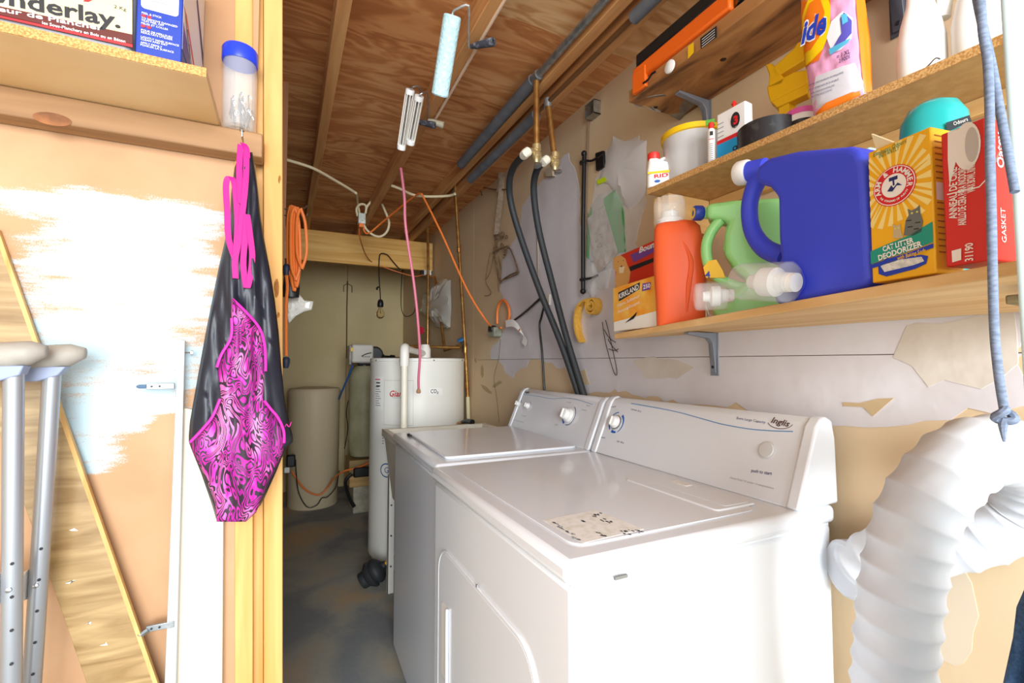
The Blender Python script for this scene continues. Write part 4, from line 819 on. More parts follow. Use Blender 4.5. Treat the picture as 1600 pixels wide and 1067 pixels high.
# post with hooks and coiled orange cord
pst = MB().box((-.1, 1.99, 0), (-.006, 2.03, ZC)).build('trim_2', wood('post_brown', '8a5a38', 'a8744a', 'z')); tag(pst, kind='structure')
t = thing('cord_coil', 'coiled orange extension cord hanging on hooks behind the end stud', 'cord', PY(460, 450, 1.97))
def YQ(a, b, y=1.965): return PY(a, b, y)
for i, (x0, x1, yb) in enumerate(((450, 456, 428), (453, 460, 440), (456, 463, 452), (459, 467, 446), (455, 469, 436), (464, 479, 418))):
    yy = 1.97-i*.009
    MB().tube([YQ(x0+4, 322+i, yy), YQ(x0, 345, yy), YQ(x0, yb-25, yy), YQ((x0+x1)/2-1, yb-2, yy), YQ((x0+x1)/2+1, yb, yy), YQ(x1, yb-25, yy), YQ(x1-2, 350, yy), YQ(x0+6, 321+i, yy)], .0058, 8, 6).build('cord_loop', orange, t)
MB().tube([YQ(449, 425), YQ(448, 432), YQ(449, 450), YQ(447, 480), YQ(447, 556)], .006, 8, 5).build('cord_tail', orange, t)
for (x, y) in ((448, 421), (447, 566)): q = YQ(x, y); MB().tube([q+Vector((0, 0, .02)), q+Vector((0, 0, .012)), q, q+Vector((0, 0, -.022))], [.008, .014, .014, .009], 10).build('plug', m_('plug_navy', '2b3348', .5), t)
MB().tube([(-.02, 2.0, YQ(462, 323).z-.006), YQ(462, 326, 1.96), YQ(475, 325, 1.93), YQ(479, 321, 1.92)], .003, 6, 3).build('hook', steel, t)
MB().tube([(-.02, 2.0, YQ(462, 333).z-.006), YQ(462, 336, 1.96), YQ(478, 337, 1.93), YQ(481, 334, 1.92)], .003, 6, 3).build('hook', steel, t)
t = thing('black_pouch', 'small black pouch hanging behind the orange cord coil', 'pouch', PY(455, 466, 1.985)); q = PY(455, 450, 1.985)
MB().lathe([(.004, -.04), (.028, -.035), (.03, 0), (.026, .04), (.012, .055)], q, n=16, sy=.6).build('pouch_body', black, t)
# cord across the brine tank
t = cable('extension_cord', 'orange cord drooping across the salt tank to the softener blocks', [PY(a, b, 4.215 if a < 515 else 4.1 if a < 530 else 3.995) for a, b in ((456, 736), (462, 746), (475, 763), (490, 772), (502, 772), (513, 760), (524, 745), (538, 736), (560, 730), (578, 722), (584, 715))], .007, orange, 'cord')
q = PY(455, 725, 4.215); MB().box((q.x-.035, q.y-.03, q.z-.02), (q.x+.03, q.y+.02, q.z+.075)).build('plug', black, t, bevel=.01); MB().box((q.x-.05, q.y-.02, q.z-.065), (q.x-.01, q.y+.02, q.z-.02)).build('wall_plate', whitep, t, bevel=.006)
MB().tube([PY(a, b, 4.205) for a, b in ((462, 718), (463, 740), (467, 770), (480, 792), (495, 789), (503, 778), (512, 776), (525, 760), (530, 735))], .004, 6, 5).build('black_cord', black, t)
# ================================================================== PIPES UNDER THE CEILING, VALVES AND HOSES
p1a, p1b, p1c = PX(975, -22, .81), PX(838, 130, .81), PX(720, 255, .81); zp = 2.262
t = thing('ceiling_pipe', 'grey metal and foam-wrapped water pipe along the third joist', 'pipe', (.81, p1b.y, zp-.03))
MB().tube([(.81, -.2, zp), (.81, p1b.y, zp)], .013, 12).build('metal_pipe', galv, t); MB().tube([(.81, p1b.y+.02, zp), (.81, p1c.y, zp-.01)], .023, 14).build('foam_sleeve', foam, t)
MB().tube([(.81, p1b.y-.02, zp), (.81, p1b.y+.025, zp)], .018, 12).build('tee_fitting', galv, t)
v1 = PX(838, 238, .81); v1.y = p1b.y; v1.z = PX(838, 238, .81).z
MB().tube([(.81, p1b.y, zp), (.81, p1b.y, v1.z)], .0115, 12).build('drop_pipe', copper, t)
t2 = thing('ceiling_pipe', 'foam-wrapped pipe beneath the pale right joist', 'pipe', (.886, 1.2, 2.19)); z2 = 2.206
ya, yb_, yc_ = PX(990, 22, .886).y, PX(838, 172, .886).y, PX(735, 270, .886).y
MB().tube([(.886, -.2, z2+.004), (.886, ya, z2+.004)], .019, 14).build('foam_sleeve', foam, t2); MB().tube([(.886, yb_, z2), (.886, yc_, z2)], .021, 14).build('foam_sleeve', foam, t2); MB().tube([(.886, ya-.03, z2+.006), (.886, yb_+.05, z2+.006)], .008, 10).build('inner_pipe', m_('old_copper', '7a5636', .5, metal=.5), t2)
e2 = PX(856, 160, .886); v2 = PX(867, 250, .90)
MB().tube([(.886, e2.y, z2), e2+Vector((0, 0, -.005)), v2], .0115, 12).build('drop_pipe', copper, t2); MB().tube([e2+Vector((0, 0, .012)), e2+Vector((0, 0, -.02))], .016, 10).build('elbow', galv, t2)
def valve(v, par, wheel):
    b = MB().lathe([(.012, .03), (.017, .026), (.017, .008), (.013, .004), (.019, -.004), (.019, -.02), (.012, -.028), (.01, -.04)], v, n=14).build('valve_body', brass, par)
    MB().tube([v, v+Vector((-.03, -.005, -.002)), v+Vector((-.045, -.006, -.012))], .011, 10, 3).build('outlet', brass, b)
    MB().lathe([(.005, 0), (.015, .002), (.016, .006), (.006, .010)], v+wheel, (.2, -.3, -1), 14).build('handwheel', steel, b)
valve(v1, t, Vector((.004, 0, -.045))); valve(v2, t2, Vector((.006, -.01, -.045)))
def hose(label, v, mid, end):
    pts = [v+Vector((-.048, -.006, -.016))]+mid+[end]; t = thing('supply_hose', label, 'hose', end, 'washer supply hoses')
    MB().tube(pts, .0135, 14, 8).build('rubber_hose', rubber, t)
    MB().tube([v+Vector((-.036, -.005, -.006)), pts[0], pts[0]+(pts[1]-pts[0])*.15], .0165, 12).build('white_nut', m_('nut_white', 'e3ddcb', .4), t)
def lerpX(l, x0, x1): return [PX(a, b, x0+(x1-x0)*max(0, (b-260)/350)) for a, b in l]
hose('black supply hose from the first copper drop, lying left of the other hose', v1, lerpX([(803, 260), (796, 285), (799, 320), (815, 375), (845, 458), (878, 540)], .79, 1.09), PX(912, 640, 1.098))
hose('black supply hose from the second slanting copper drop, lying right of the other hose', v2, lerpX([(839, 266), (834, 298), (842, 360), (862, 440), (886, 530)], .86, 1.095), PX(921, 645, 1.098))
# ================================================================== RIGHT WALL THINGS
def WX(a, b, d=.006): return PX(a, b, XW-d)
rusty = mat('rusty_metal', '6e5a48', .7, .5, '9a8064', 40)
q = WX(930, 173)
t = thing('electrical_box', 'small open steel electrical box high on the right wall', 'box', q+Vector((0, 0, -.03)))
bs = mat('box_steel', '8d877c', .4, .6, 'a8a296', 40); sh = MB()
for lo, hi in (((XW-.035, q.y-.03, q.z-.028), (XW-.0005, q.y-.027, q.z+.028)), ((XW-.035, q.y+.027, q.z-.028), (XW-.0005, q.y+.03, q.z+.028)), ((XW-.035, q.y-.03, q.z-.028), (XW-.0005, q.y+.03, q.z-.025)), ((XW-.035, q.y-.03, q.z+.025), (XW-.0005, q.y+.03, q.z+.028))): sh.box(lo, hi)
sh.build('box_shell', bs, t, smooth=0); MB().box((XW-.003, q.y-.027, q.z-.025), (XW-.0005, q.y+.027, q.z+.025)).build('box_inside', bs, t, smooth=0)
MB().tube([(XW-.038, q.y+.02, q.z+.015), (XW-.038, q.y-.01, q.z-.018)], .003, 6).build('mounting_strap', steel, t)
for dy in (-.014, .014): MB().lathe([(.006, 0), (.004, .004)], (XW-.003, q.y+dy, q.z), (-1, 0, 0), 10).build('screw', steel, t)
MB().tube([WX(919, 186, .012), WX(916, 300, .01), WX(914, 435, .01)], .0035, 6).build('conduit', m_('conduit_brown', '8a705c', .5), t)
q = PX(912, 240, XW-.03)
t = thing('curtain_rod', 'thin black metal rod standing against the plaster by the clear packages', 'rod', PX(911, 458, XW-.03))
MB().tube([PX(913, 238, XW-.03), PX(911, 345, XW-.03), PX(911, 456, XW-.03)], .0085, 12).build('rod', black, t)
for y in (240, 455): p = PX(912.5 if y < 300 else 911, y, XW-.03); MB().lathe([(.004, .012), (.011, .006), (.012, 0), (.011, -.006), (.004, -.012)], p, n=12).build('finial', black, t)
for y, e in ((254, (938, 244)), (437, (934, 430))):
    p = PX(912, y, XW-.03); MB().tube([p+Vector((0, .02, 0)), p+Vector((-.014, 0, 0)), p+Vector((0, -.02, 0)), PX(925, y-3, XW-.02), PX(*e, XW-.012)], .005, 8, 4).build('bracket_arm', black, t)
pk = thing('rod_bracket_plate', 'black plastic bracket plate in a clear pack on the wall', 'bracket', WX(938, 265)); MB().prism([WX(a, b, .001) for a, b in ((934, 240), (946, 236), (948, 262), (935, 268))], (-.014, 0, 0)).build('plate', black, pk, bevel=.003); MB().tube([WX(934, 247, .018), WX(942, 241, .018)], .002, 6).build('tie', steel, pk)
t = plastic_bag('clear_package', 'clear plastic wrapper with white insert hanging beside the upper shelves', [(957, 214), (975, 219), (1012, 217), (1008, 300), (985, 330), (950, 290), (935, 285), (948, 240)], XW-.003, m_('film_white', 'f2efee', .3, alpha=.62, coat=.3), .012, 9)
t = plastic_bag('green_package', 'clear package with green backing card hung on the plaster', [(968, 290), (976, 330), (979, 392), (950, 425), (917, 405), (918, 330), (935, 306)], XW-.003, m_('film_clear', 'f4f6f4', .12, alpha=.28, coat=.6), .016, 12)
MB().prism([WX(a, b, .004) for a, b in ((966, 292), (975, 332), (978, 393), (960, 397), (946, 345), (944, 310))], (-.002, 0, 0)).build('green_card', m_('card_green', '5fae6a', .5), t)
MB().prism([WX(a, b, .005) for a, b in ((919, 338), (925, 325), (920, 405), (917, 400))], (-.002, 0, 0)).build('green_card', MATS['card_green'], t)
pc = MB().prism([WX(a, b, .009) for a, b in ((918, 342), (944, 320), (966, 395), (938, 425), (930, 415))], (-.002, 0, 0)).build('instruction_sheet', mat('grey_paper', 'cfc8c2', .7, 0, 'b5aca6', 30), t)
for i in range(14):
    a, b = random.uniform(928, 945), random.uniform(362, 390); MB().tube([WX(a, b, .0115), WX(a+random.uniform(-5, 5), b+random.uniform(-6, 6), .0115)], .0006, 4).build('drawing_line', ink, t)
t = thing('neon_tag', 'fluorescent yellow-green tag in crumpled clear wrap under the black bracket', 'tag', WX(941, 282)); MB().prism([WX(a, b, .002) for a, b in ((934, 282), (948, 276), (951, 280), (949, 284), (936, 289))], (-.008, 0, 0)).build('tag_body', m_('neon', 'c8e020', .4), t, bevel=.002)
t = plastic_bag('clear_package', 'crumpled clear wrap at the foot of the black rod', [(913, 412), (930, 408), (935, 425), (955, 420), (950, 450), (935, 452), (926, 470), (915, 445)], XW-.003, MATS['film_clear'], .02, 15)
# yellow foam strip roll
t = thing('foam_strip', 'roll of yellow foam strip hanging with its tail down below the clear wrap', 'foam strip', WX(908, 535, .02))
ct = PX(928, 477, XW-.022); pts = []
for i in range(40):
    an = i*.36; r = .008+.0019*i*.42; pts.append(ct+Vector((0, r*math.cos(an), r*math.sin(an))))
pts = pts[:38]; pts += [PX(906, 478, XW-.022), PX(902, 500, XW-.022), PX(904, 520, XW-.02), PX(910, 534, XW-.018)]
MB().ribbon(pts, Vector((.035, .006, 0)), .009, 2).build('strip', mat('foam_yellow', 'd9a13c', .85, 0, 'e8b650', 60), t)
# wire hanger rack by the shelf end
t = thing('wire_rack', 'bent thin wire rack hanging at the end of the lower shelf', 'rack', WX(962, 585, .012))
for l in (((941, 503), (946, 535), (957, 575), (962, 586), (964, 580), (958, 550), (950, 515), (946, 500)), ((950, 530), (956, 540), (965, 550)), ((944, 515), (952, 528), (962, 535)), ((951, 545), (960, 548), (966, 545))):
    MB().tube([WX(a, b, .012) for a, b in l], .0014, 6, 3).build('wire', m_('dark_wire', '4a4038', .5, metal=.5), t)
# rusty trap on a strap
t = thing('animal_trap', 'rusty wire animal trap with chain hanging on an old strap', 'trap', WX(790, 440, .02))
MB().ribbon([WX(781, 233, .02), WX(783, 262, .02), WX(782, 285, .02), WX(780, 300, .02)], Vector((.028, -.014, 0)), .004, 3).build('strap', mat('old_strap', '7c6a58', .8, 0, '98846e', 50), t)
MB().ribbon([WX(785, 276, .025), WX(782, 310, .025), WX(778, 345, .025), WX(776, 366, .025)], Vector((.028, -.014, .003)), .004, 3).build('strap', MATS['old_strap'], t)
MB().tube([WX(753, 305, .02), WX(751, 296, .02), WX(757, 293, .02), WX(772, 296, .02), WX(792, 296, .02)], .004, 6, 3).build('hook', rusty, t)
random.seed(21)
for i in range(16):
    a, b = 782+random.uniform(-9, 12), 370+random.uniform(-6, 32); c0 = WX(a, b, .02); r = random.uniform(.007, .013); ph = random.uniform(0, 3)
    MB().tube([c0+Vector((random.uniform(-.006, .006), r*math.cos(k*.9+ph), r*1.3*math.sin(k*.9+ph))) for k in range(8)], .003, 5, 2).build('chain_link', rusty, t)
for l in (((772, 385), (772, 398), (782, 440), (784, 438), (808, 428), (809, 420), (798, 390), (793, 388)), ((784, 438), (796, 430), (808, 425)), ((770, 395), (783, 388), (795, 384)), ((779, 400), (783, 420), (782, 440))):
    MB().tube([WX(a, b, .022) for a, b in l], .004, 6, 2).build('jaw_wire', rusty, t)
for l in (((766, 395), (763, 410), (759, 435), (761, 445), (767, 455), (765, 461), (757, 462)), ((771, 400), (766, 425), (759, 437)), ((776, 410), (778, 430), (779, 456))):
    MB().tube([WX(a, b, .01) for a, b in l], .002, 5, 3).build('loose_wire', rusty, t)
# orange plug, tag and cords on the wall
t = thing('cord_plug', 'orange cord loop with grey plug block and white tag on the wall', 'plug', WX(783, 528, .02))
MB().tube([WX(a, b, .03) for a, b in ((777, 506), (777, 490), (780, 475), (787, 469), (794, 478), (796, 492), (793, 504))], .0075, 8, 5).build('cord_loop', orange, t)
q = WX(781, 517, .0); MB().box((XW-.055, q.y-.04, q.z-.035), (XW-.001, q.y+.04, q.z+.02)).build('plug_block', mat('plug_grey', '7d8070', .5, 0, '9a9c8c', 30), t, bevel=.008)
MB().box((XW-.065, q.y-.02, q.z-.008), (XW-.03, q.y+.03, q.z+.03)).build('plug_head', black, t, bevel=.008)
MB().ribbon([WX(790, 506, .05), WX(802, 505, .05), WX(812, 514, .04), WX(820, 528, .03), WX(818, 538, .03)], [Vector((0, .006, .038))]*2+[Vector((0, .02, .04))]*1+[Vector((0, .04, .02))]*2, .001, 4).build('paper_tag', m_('paper_white', 'efece6', .6), t)
pq = WX(812, 517, .046); MB().ribbon([pq+Vector((0, .012, .0)), pq+Vector((0, -.006, .010))], Vector((0, .004, .006)), .0012).build('orange_print', orange, t)
cable('appliance_cord', 'black cord from the plug block up behind the supply hoses', [WX(793, 507, .03), WX(815, 492, .02), WX(838, 472, .02), WX(850, 460, .015)], .0055, black, 'cord')
t = thing('wall_outlet', 'small cream wall outlet with thin conduit behind the supply hoses', 'outlet', WX(856, 478)); q = WX(856, 469)
MB().box((XW-.012, q.y-.022, q.z-.026), (XW-.0005, q.y+.022, q.z+.026)).build('cover_plate', m_('plate_cream', 'd8d0c4', .5), t, bevel=.003); MB().tube([WX(838, 292, .008), WX(841, 400, .008), WX(843, 462, .008), WX(850, 470, .008)], .005, 8, 3).build('conduit', m_('conduit_grey', 'a8988a', .5), t)
MB().prism([WX(a, b, .0008) for a, b in ((858, 264), (868, 262), (869, 276), (858, 277))], (-.02, 0, 0)).build('clamp_block', m_('clamp_tan', 'b5a58c', .6), t)
cable('appliance_cord', 'black cord dropping from the outlet to behind the washer', [WX(851, 475, .015), WX(846, 495, .01), WX(843, 510, .01), WX(847, 550, .01), WX(850, 600, .012), WX(852, 640, .012)], .005, black, 'cord')
cable('loose_string', 'thin dark string trailing down the wall from the plug block', [WX(782, 530, .004), WX(779, 560, .004), WX(772, 590, .004), WX(776, 620, .004), WX(780, 660, .004)], .0012, m_('string', '7a6a50', .8), 'string')
# ================================================================== SHELVES ON THE RIGHT WALL
TH = .017
def bracket(par, wall_top, arm, leg, m=None, wd=.018):
    """L-shaped shelf bracket: arm under the shelf, leg on the wall"""
    m = m or m_('bracket_grey', '8d929c', .4, metal=.3); w_ = Vector(wall_top); x0 = XW-.0015
    y = w_.y; z = w_.z
    b = MB().prism([(x0, y-wd/2, z), (x0-.006, y-wd/2, z-leg), (x0-.008, y-wd/2, z-leg), (x0-.016, y-wd/2, z-.03), (x0-.03, y-wd/2, z-.016), (x0-arm, y-wd/2, z-.006), (x0-arm, y-wd/2, z)], (0, wd, 0)).build('bracket', m, par, bevel=.002)
    MB().lathe([(.005, 0), (.004, .002)], (x0-.009, y, z-leg*.85), (-1, 0, 0), 10).build('screw', ink, b)
    MB().box((x0-.003, y-wd*.8, z-leg-.008), (x0, y+wd*.8, z)).build('bracket_flange', m, b, bevel=.001)
# lower shelf: a plank set at a slight angle to the wall
sh1 = thing('wall_shelf', 'lowest pale wood plank shelf holding the detergent bottles', 'shelf', (1.0, .7, 1.305))
dv = (SB-SA).normalized(); nA = SA-dv*.0; nB = SB+dv*.035
zb = 1.305; up = Vector((0, 0, TH))
q = [nA, Vector((XW-.002, nA.y, zb)), Vector((XW-.002, nB.y, zb)), nB]
shelfpine = wood('shelf_pine', 'd3a468', 'e8c48e', 'y')
MB().hexa(q+[p+up for p in q]).build('plank', shelfpine, sh1, bevel=.002)
bt = PX(1117, 521, XW); bracket(sh1, (XW, bt.y, zb-.0005), .11, .115)
ge = PX(1545, 470, XW-.02)
MB().box((XW-.30, .235, zb-.012), (XW-.002, .262, zb-.0003)).build('mouldy_cleat', mat('mouldy_wood', '5f5640', .9, 0, '9a8c68', 40), sh1, bevel=.002)
# middle shelf of particle board with end cleats
z20 = 1.688; ZS2 = z20+.0165
sh2 = thing('wall_shelf', 'middle particle-board shelf carrying the pail and the detergent pouch', 'shelf', (1.0, .6, z20))
MB().hexa([(.905, 1.0, z20), (XW-.002, 1.0, z20), (XW-.002, .24, z20), (.948, .24, z20)]+[(.905, 1.0, ZS2-.0003), (XW-.002, 1.0, ZS2-.0003), (XW-.002, .24, ZS2-.0003), (.948, .24, ZS2-.0003)]).build('board', mat('particle_face', 'b8925c', .7, 0, 'c8a26c', 40), sh2)
MB().hexa([(.9035, 1.001, z20+.0003), (.9055, 1.001, z20+.0003), (.9485, .239, z20+.0003), (.9465, .239, z20+.0003)]+[(.9035, 1.001, ZS2-.0006), (.9055, 1.001, ZS2-.0006), (.9485, .239, ZS2-.0006), (.9465, .239, ZS2-.0006)]).build('chipboard_edge', particle, sh2, smooth=0)
MB().box((.945, .962, z20-.10), (XW-.002, .99, z20-.0002)).build('end_support', wood('support_pine', 'd0a060', 'e4bc80', 'x'), sh2, bevel=.002)
MB().box((.935, .992, 1.50), (.975, 1.012, z20-.004)).build('support_leg', wood('support_pine_v', 'd0a060', 'e4bc80', 'z'), sh2, bevel=.002)
MB().box((.945, .992, 1.322), (XW-.004, 1.010, 1.52)).build('end_panel', MATS['support_pine'], sh2, bevel=.002)
MB().box((XW-.022, .24, z20-.03), (XW-.002, .96, z20-.0002)).build('wall_cleat', wood('support_pine_y', 'd0a060', 'e4bc80', 'y'), sh2, bevel=.002)
# top shelf: old stained plank
z30 = 1.995; ZS3 = z30+.036
sh3 = thing('wall_shelf', 'topmost dark-stained old plank shelf under the orange case', 'shelf', (1.0, .6, z30))
stain = mat('stained_plank', '5c3d26', .7, 0, 'c89258', 7, (1.5, .35, 1), .34, .60, .2, detail=7, dist=1.5, col3='a87444')
MB().box((.912, .2, z30), (XW-.002, 1.085, ZS3)).build('plank', stain, sh3, bevel=.003)
MB().prism(rough_poly([Vector((x, y, z30-.0006)) for x, y in ((.913, 1.084), (1.117, 1.084), (1.09, .99), (1.03, 1.02), (.97, 1.0), (.93, 1.05))], 5, .006), (0, 0, .001)).build('grey_stain', mat('grey_stain', '7d7468', .8, 0, '968b7c', 30), sh3, smooth=0)
for px, py in ((1024, 168), (1130, 93)): q = PZ(px, py, z30-.0004); MB().lathe([(.008, 0), (.006, .0006)], q, (0, 0, -1), 12).build('knot', m_('knot', '3c2718', .8), sh3)
b3 = PX(1106, 160, XW); bracket(sh3, (XW, b3.y, z30-.0005), .12, .10); b4 = PX(1408, 48, XW); bracket(sh3, (XW, b4.y, z30-.0005), .12, z30-PX(1410, 48, XW).z, m_('bracket_dark', '565c66', .45, metal=.3), .022)
# ================================================================== THINGS ON THE LOWER SHELF
def boxitem(name, label, cat, bl, br, top, depth, m, plane, inset=.01, bevel=.002, body='carton', base=None):
    a, b = plane(*bl, inset), plane(*br, inset); z = base if base is not None else (a.z+b.z)/2
    M, wdt = boxm(a, b, z); h = fuv(M, *top)[1]
    c = M @ Vector((wdt/2, 0, -depth/2))
    t = thing(name, label, cat, M)
    MB(M).box((0, 0, -depth), (wdt, h, 0)).build(body, m, t, bevel=bevel)
    return t, M @ Matrix.Translation((0, 0, .0004)), wdt, h
Zs1 = lambda p: SA.z+(SB.z-SA.z)*(SA.y-p.y)/(SA.y-SB.y)+TH
def shelf1(px, py, i=.01): return S1(px, py, i)
# dryer sheet box
t, Fm, w_, h = boxitem('dryer_sheet_box', 'orange and white box of fabric softener sheets at the far shelf end', 'box', (959, 519), (1026, 509), (990, 441), .05, m_('box_white', 'f6f3ea', .4), S1, .012)
def P2(M, pts): return [fuv(M, *p) for p in pts]
flat([(0, h*.22), (w_, h*.30), (w_, h), (0, h)], Fm, mat('sheet_orange', 'f59a26', .45, 0, 'f7c860', 14, (1, 1, 1)), t, 'orange_print')
F_ = at(Fm, 0, 0, .0004)
flat(P2(F_, [(966, 457), (1000, 441), (999, 452), (967, 471)]), F_, ink, t, 'black_panel'); F_ = at(Fm, 0, 0, .0008)
uvtext(F_, 'KIRKLAND', 967, 464, 998, 448, .022, whiteprint, t, bold=.02); uvtext(F_, 'Fabric Softener', 965, 478, 999, 462, .014, whiteprint, t); uvtext(F_, 'Assouplissant', 965, 488, 999, 472, .014, whiteprint, t)
flat(P2(F_, [(976, 505), (993, 494), (991, 491), (996, 487), (990, 498)]), F_, ink, t, 'tear_mark'); flat(P2(F_, [(1004, 443), (1017, 441), (1016, 452), (1003, 455)]), F_, m_('violet_print', '7a4a9c', .5), t, 'violet_panel'); uvtext(at(Fm, 0, 0, .0012), '250', 1005, 449, 1016, 446, .016, whiteprint, t, bold=.02)
# dog print box
t, Fm, w_, h = boxitem('dryer_sheet_box', 'red box with a dog picture standing behind the orange box', 'box', (962, 516), (1030, 506), (1000, 385), .045, m_('box_red', 'd83a24', .4), S1, .075)
F_ = at(Fm, 0, 0, .0004)
flat(P2(F_, [(985, 398), (1026, 380), (1026, 392), (990, 410)]), F_, m_('violet_print', '', .5), t, 'violet_panel'); uvtext(at(Fm, 0, 0, .0008), 'Bounce', 998, 392, 1034, 377, .024, whiteprint, t, bold=.03, shear=.2)
flat(P2(F_, [(983, 417), (1026, 401), (1026, 407), (985, 424)]), F_, ink, t, 'black_band')
flat(P2(F_, [(958, 405), (963, 400), (970, 399), (977, 404), (980, 413), (985, 425), (983, 440), (976, 452), (963, 450), (961, 438), (963, 425), (958, 418)]), F_, m_('dog_gold', 'e0a860', .6), t, 'dog_print'); F2_ = at(Fm, 0, 0, .0008)
for (x, y, rx, ry, m) in ((971, 416, .004, .003, ink), (966, 409, .002, .002, ink), (974, 407, .002, .002, ink)): a = fuv(F2_, x, y); flat(ell(*a, rx, ry, 12), F2_, m, t, 'dog_feature')
flat(P2(F2_, [(967, 418), (976, 416), (974, 426), (968, 427)]), F2_, m_('dog_cream', 'f2dcb4', .6), t, 'dog_muzzle')
# orange bottle
HR = Vector((_R.x, _R.y, 0)).normalized()
def viewM(p, z):
    d = Vector((p.x, p.y, 0)).normalized(); x = Vector((d.y, -d.x, 0)); return frame(Vector((p.x, p.y, z)), x, (0, 0, 1))
def superring(cx, cy, rx, ry, y, e=.6, n=28):
    o = []
    for k in range(n):
        a = 2*math.pi*k/n; c, s_ = math.cos(a), math.sin(a); o.append((cx+rx*math.copysign(abs(c)**e, c), y, cy+ry*math.copysign(abs(s_)**e, s_)))
    return o
bp = S1(1062, 505, .055); M = viewM(bp, S1(1062, 505, .01).z-.001); M0 = M
k_ = lambda px, py: fuv(M, px, py)
t = thing('detergent_bottle', 'tall orange detergent bottle with clear dosing cap', 'bottle', M)
L0, R0 = k_(1027, 500)[0], k_(1101, 500)[0]; Lm, Rm = k_(1021, 420)[0], k_(1105, 420)[0]; Lt, Rt = k_(1022, 352)[0], k_(1094, 352)[0]; hm, ht = k_(1060, 420)[1], k_(1060, 350)[1]
org = m_('bottle_orange', 'ee6434', .42)
rs = []
for (f, l, r, d) in ((0, L0, R0, .036), (.02, L0-.002, R0+.002, .04), (.25, L0*.6+Lm*.4, R0*.6+Rm*.4, .042), (.6, Lm, Rm, .042), (.85, Lt*.7+Lm*.3, Rt*.7+Rm*.3, .04), (.95, Lt, Rt, .036), (1.0, Lt+.006, Rt-.012, .03), (1.02, Lt+.016, Rt-.03, .02)):
    rs.append(superring((l+r)/2, 0, (r-l)/2, d, ht*f))
MB(M).loft(rs).build('bottle_body', org, t, smooth=50)
MB(M).tube([(Lm*.3+Rm*.7+(-.012), ht*.12, .040), (Lm*.35+Rm*.65, ht*.35, .043), (Lm*.3+Rm*.7, ht*.6, .041), (Rm*.55+Lm*.45, ht*.8, .038)], [.002, .006, .006, .002], 8, 5).build('embossed_curve', org, t)
cx = (k_(1021, 330)[0]+k_(1072, 330)[0])/2; cr = (k_(1072, 330)[0]-k_(1021, 330)[0])/2; h1, h2 = k_(1046, 350)[1], k_(1046, 310)[1]
MB(M).lathe([(cr*.92, h1-.004), (cr, h1), (cr, h2-.012), (cr*.9, h2-.002), (cr*.6, h2), (cr*.6, h2-.0015), (cr*.88, h2-.004), (cr*.95, h2-.013), (cr*.95, h1+.002)], (cx, 0, 0), (0, 1, 0), 28).build('dosing_cap', clear, t)
MB(M).lathe([(cr*.8, h1-.002), (cr*.8, h1+.010), (cr*.55, h1+.014), (cr*.5, h1+.03), (cr*.3, h1+.034)], (cx, 0, 0), (0, 1, 0), 20).build('pour_spout', whitep, t)
# green jug
gm = m_('jug_green', '9be08c', .3, coat=.2, trans=0); gp = S1(1170, 485, .125); M = viewM(gp, Zs1(gp)-.001)
t = thing('detergent_jug', 'pale green jug with blue cap and curved handle behind the blue jug', 'jug', M)
z_ = .0
o = MB(M).prism([(x, y, -.05) for x, y in P2(M, [(1105, 322), (1150, 316), (1230, 312), (1235, 400), (1232, 497), (1175, 499), (1120, 500), (1112, 484), (1150, 452), (1170, 440), (1150, 425), (1133, 400), (1133, 370), (1140, 350), (1126, 346), (1105, 345)])], (0, 0, .075)).build('jug_body', gm, t, bevel=.012, seg=4)
MB(M).tube([(x, y, .005) for x, y in P2(M, [(1126, 345), (1112, 362), (1104, 385), (1107, 412), (1122, 434), (1150, 448), (1175, 450)])], .0125, 12, 6).build('handle', gm, t)
MB(M).prism([(x, y, -.045) for x, y in P2(M, [(1135, 350), (1200, 345), (1200, 440), (1170, 440), (1145, 420), (1130, 390)])], (0, 0, .05)).build('inner_wall', gm, t, bevel=.006)
a = Vector(P3(M, [(1098, 333)], -.008)[0]); b = Vector(P3(M, [(1076, 333)], .008)[0])
cp = MB(M).lathe([(.0155, 0), (.018, .003), (.018, .02), (.016, .023), (.001, .024)], a, b-a, 24).build('blue_cap', m_('cap_navy', '2c3f9e', .35), t)
MB(M).lathe([(.0135, .0236), (.0135, .0245), (.008, .0245), (.008, .0236)], a, b-a, 24).build('yellow_ring', yellowm, cp)
MB(M).tube([a-(b-a)*1.6, a], .0145, 16).build('neck', gm, t)
q2 = P2(M, [(1100, 420), (1108, 410), (1120, 408), (1130, 425), (1134, 436), (1104, 436)]); MB(M).prism([(x, y, -.03) for x, y in q2], (0, 0, .05)).build('yellow_label', yellowm, t); text('4', at(M, *fuv(M, 1107, 432), .021), .022, bluem, t, bold=.02)
def tap_cup(t, M, pl, pr, r, z=.03):
    """clear dosing cup pushed over a white press tap, axis along the shelf"""
    a = Vector(P3(M, [pr], z)[0]); b = Vector(P3(M, [pl], z+.012)[0]); L_ = (b-a).length; d = b-a
    c = MB(M).lathe([(r*.86, 0), (r, .004), (r, L_*.9), (r*.94, L_*.97), (r*.8, L_), (r*.8, L_-.0015), (r*.92, L_*.95), (r*.955, L_*.88), (r*.955, .006)], a, d, 30).build('dosing_cup', clear, t)
    MB(M).lathe([(r*.45, -.01), (r*.5, L_*.2), (r*.72, L_*.25), (r*.72, L_*.5), (r*.4, L_*.55), (r*.34, L_*.75), (r*.1, L_*.76)], a, d, 20).build('press_tap', whitep, t)
tap_cup(t, M, (1085, 464), (1138, 462), .030, .115)
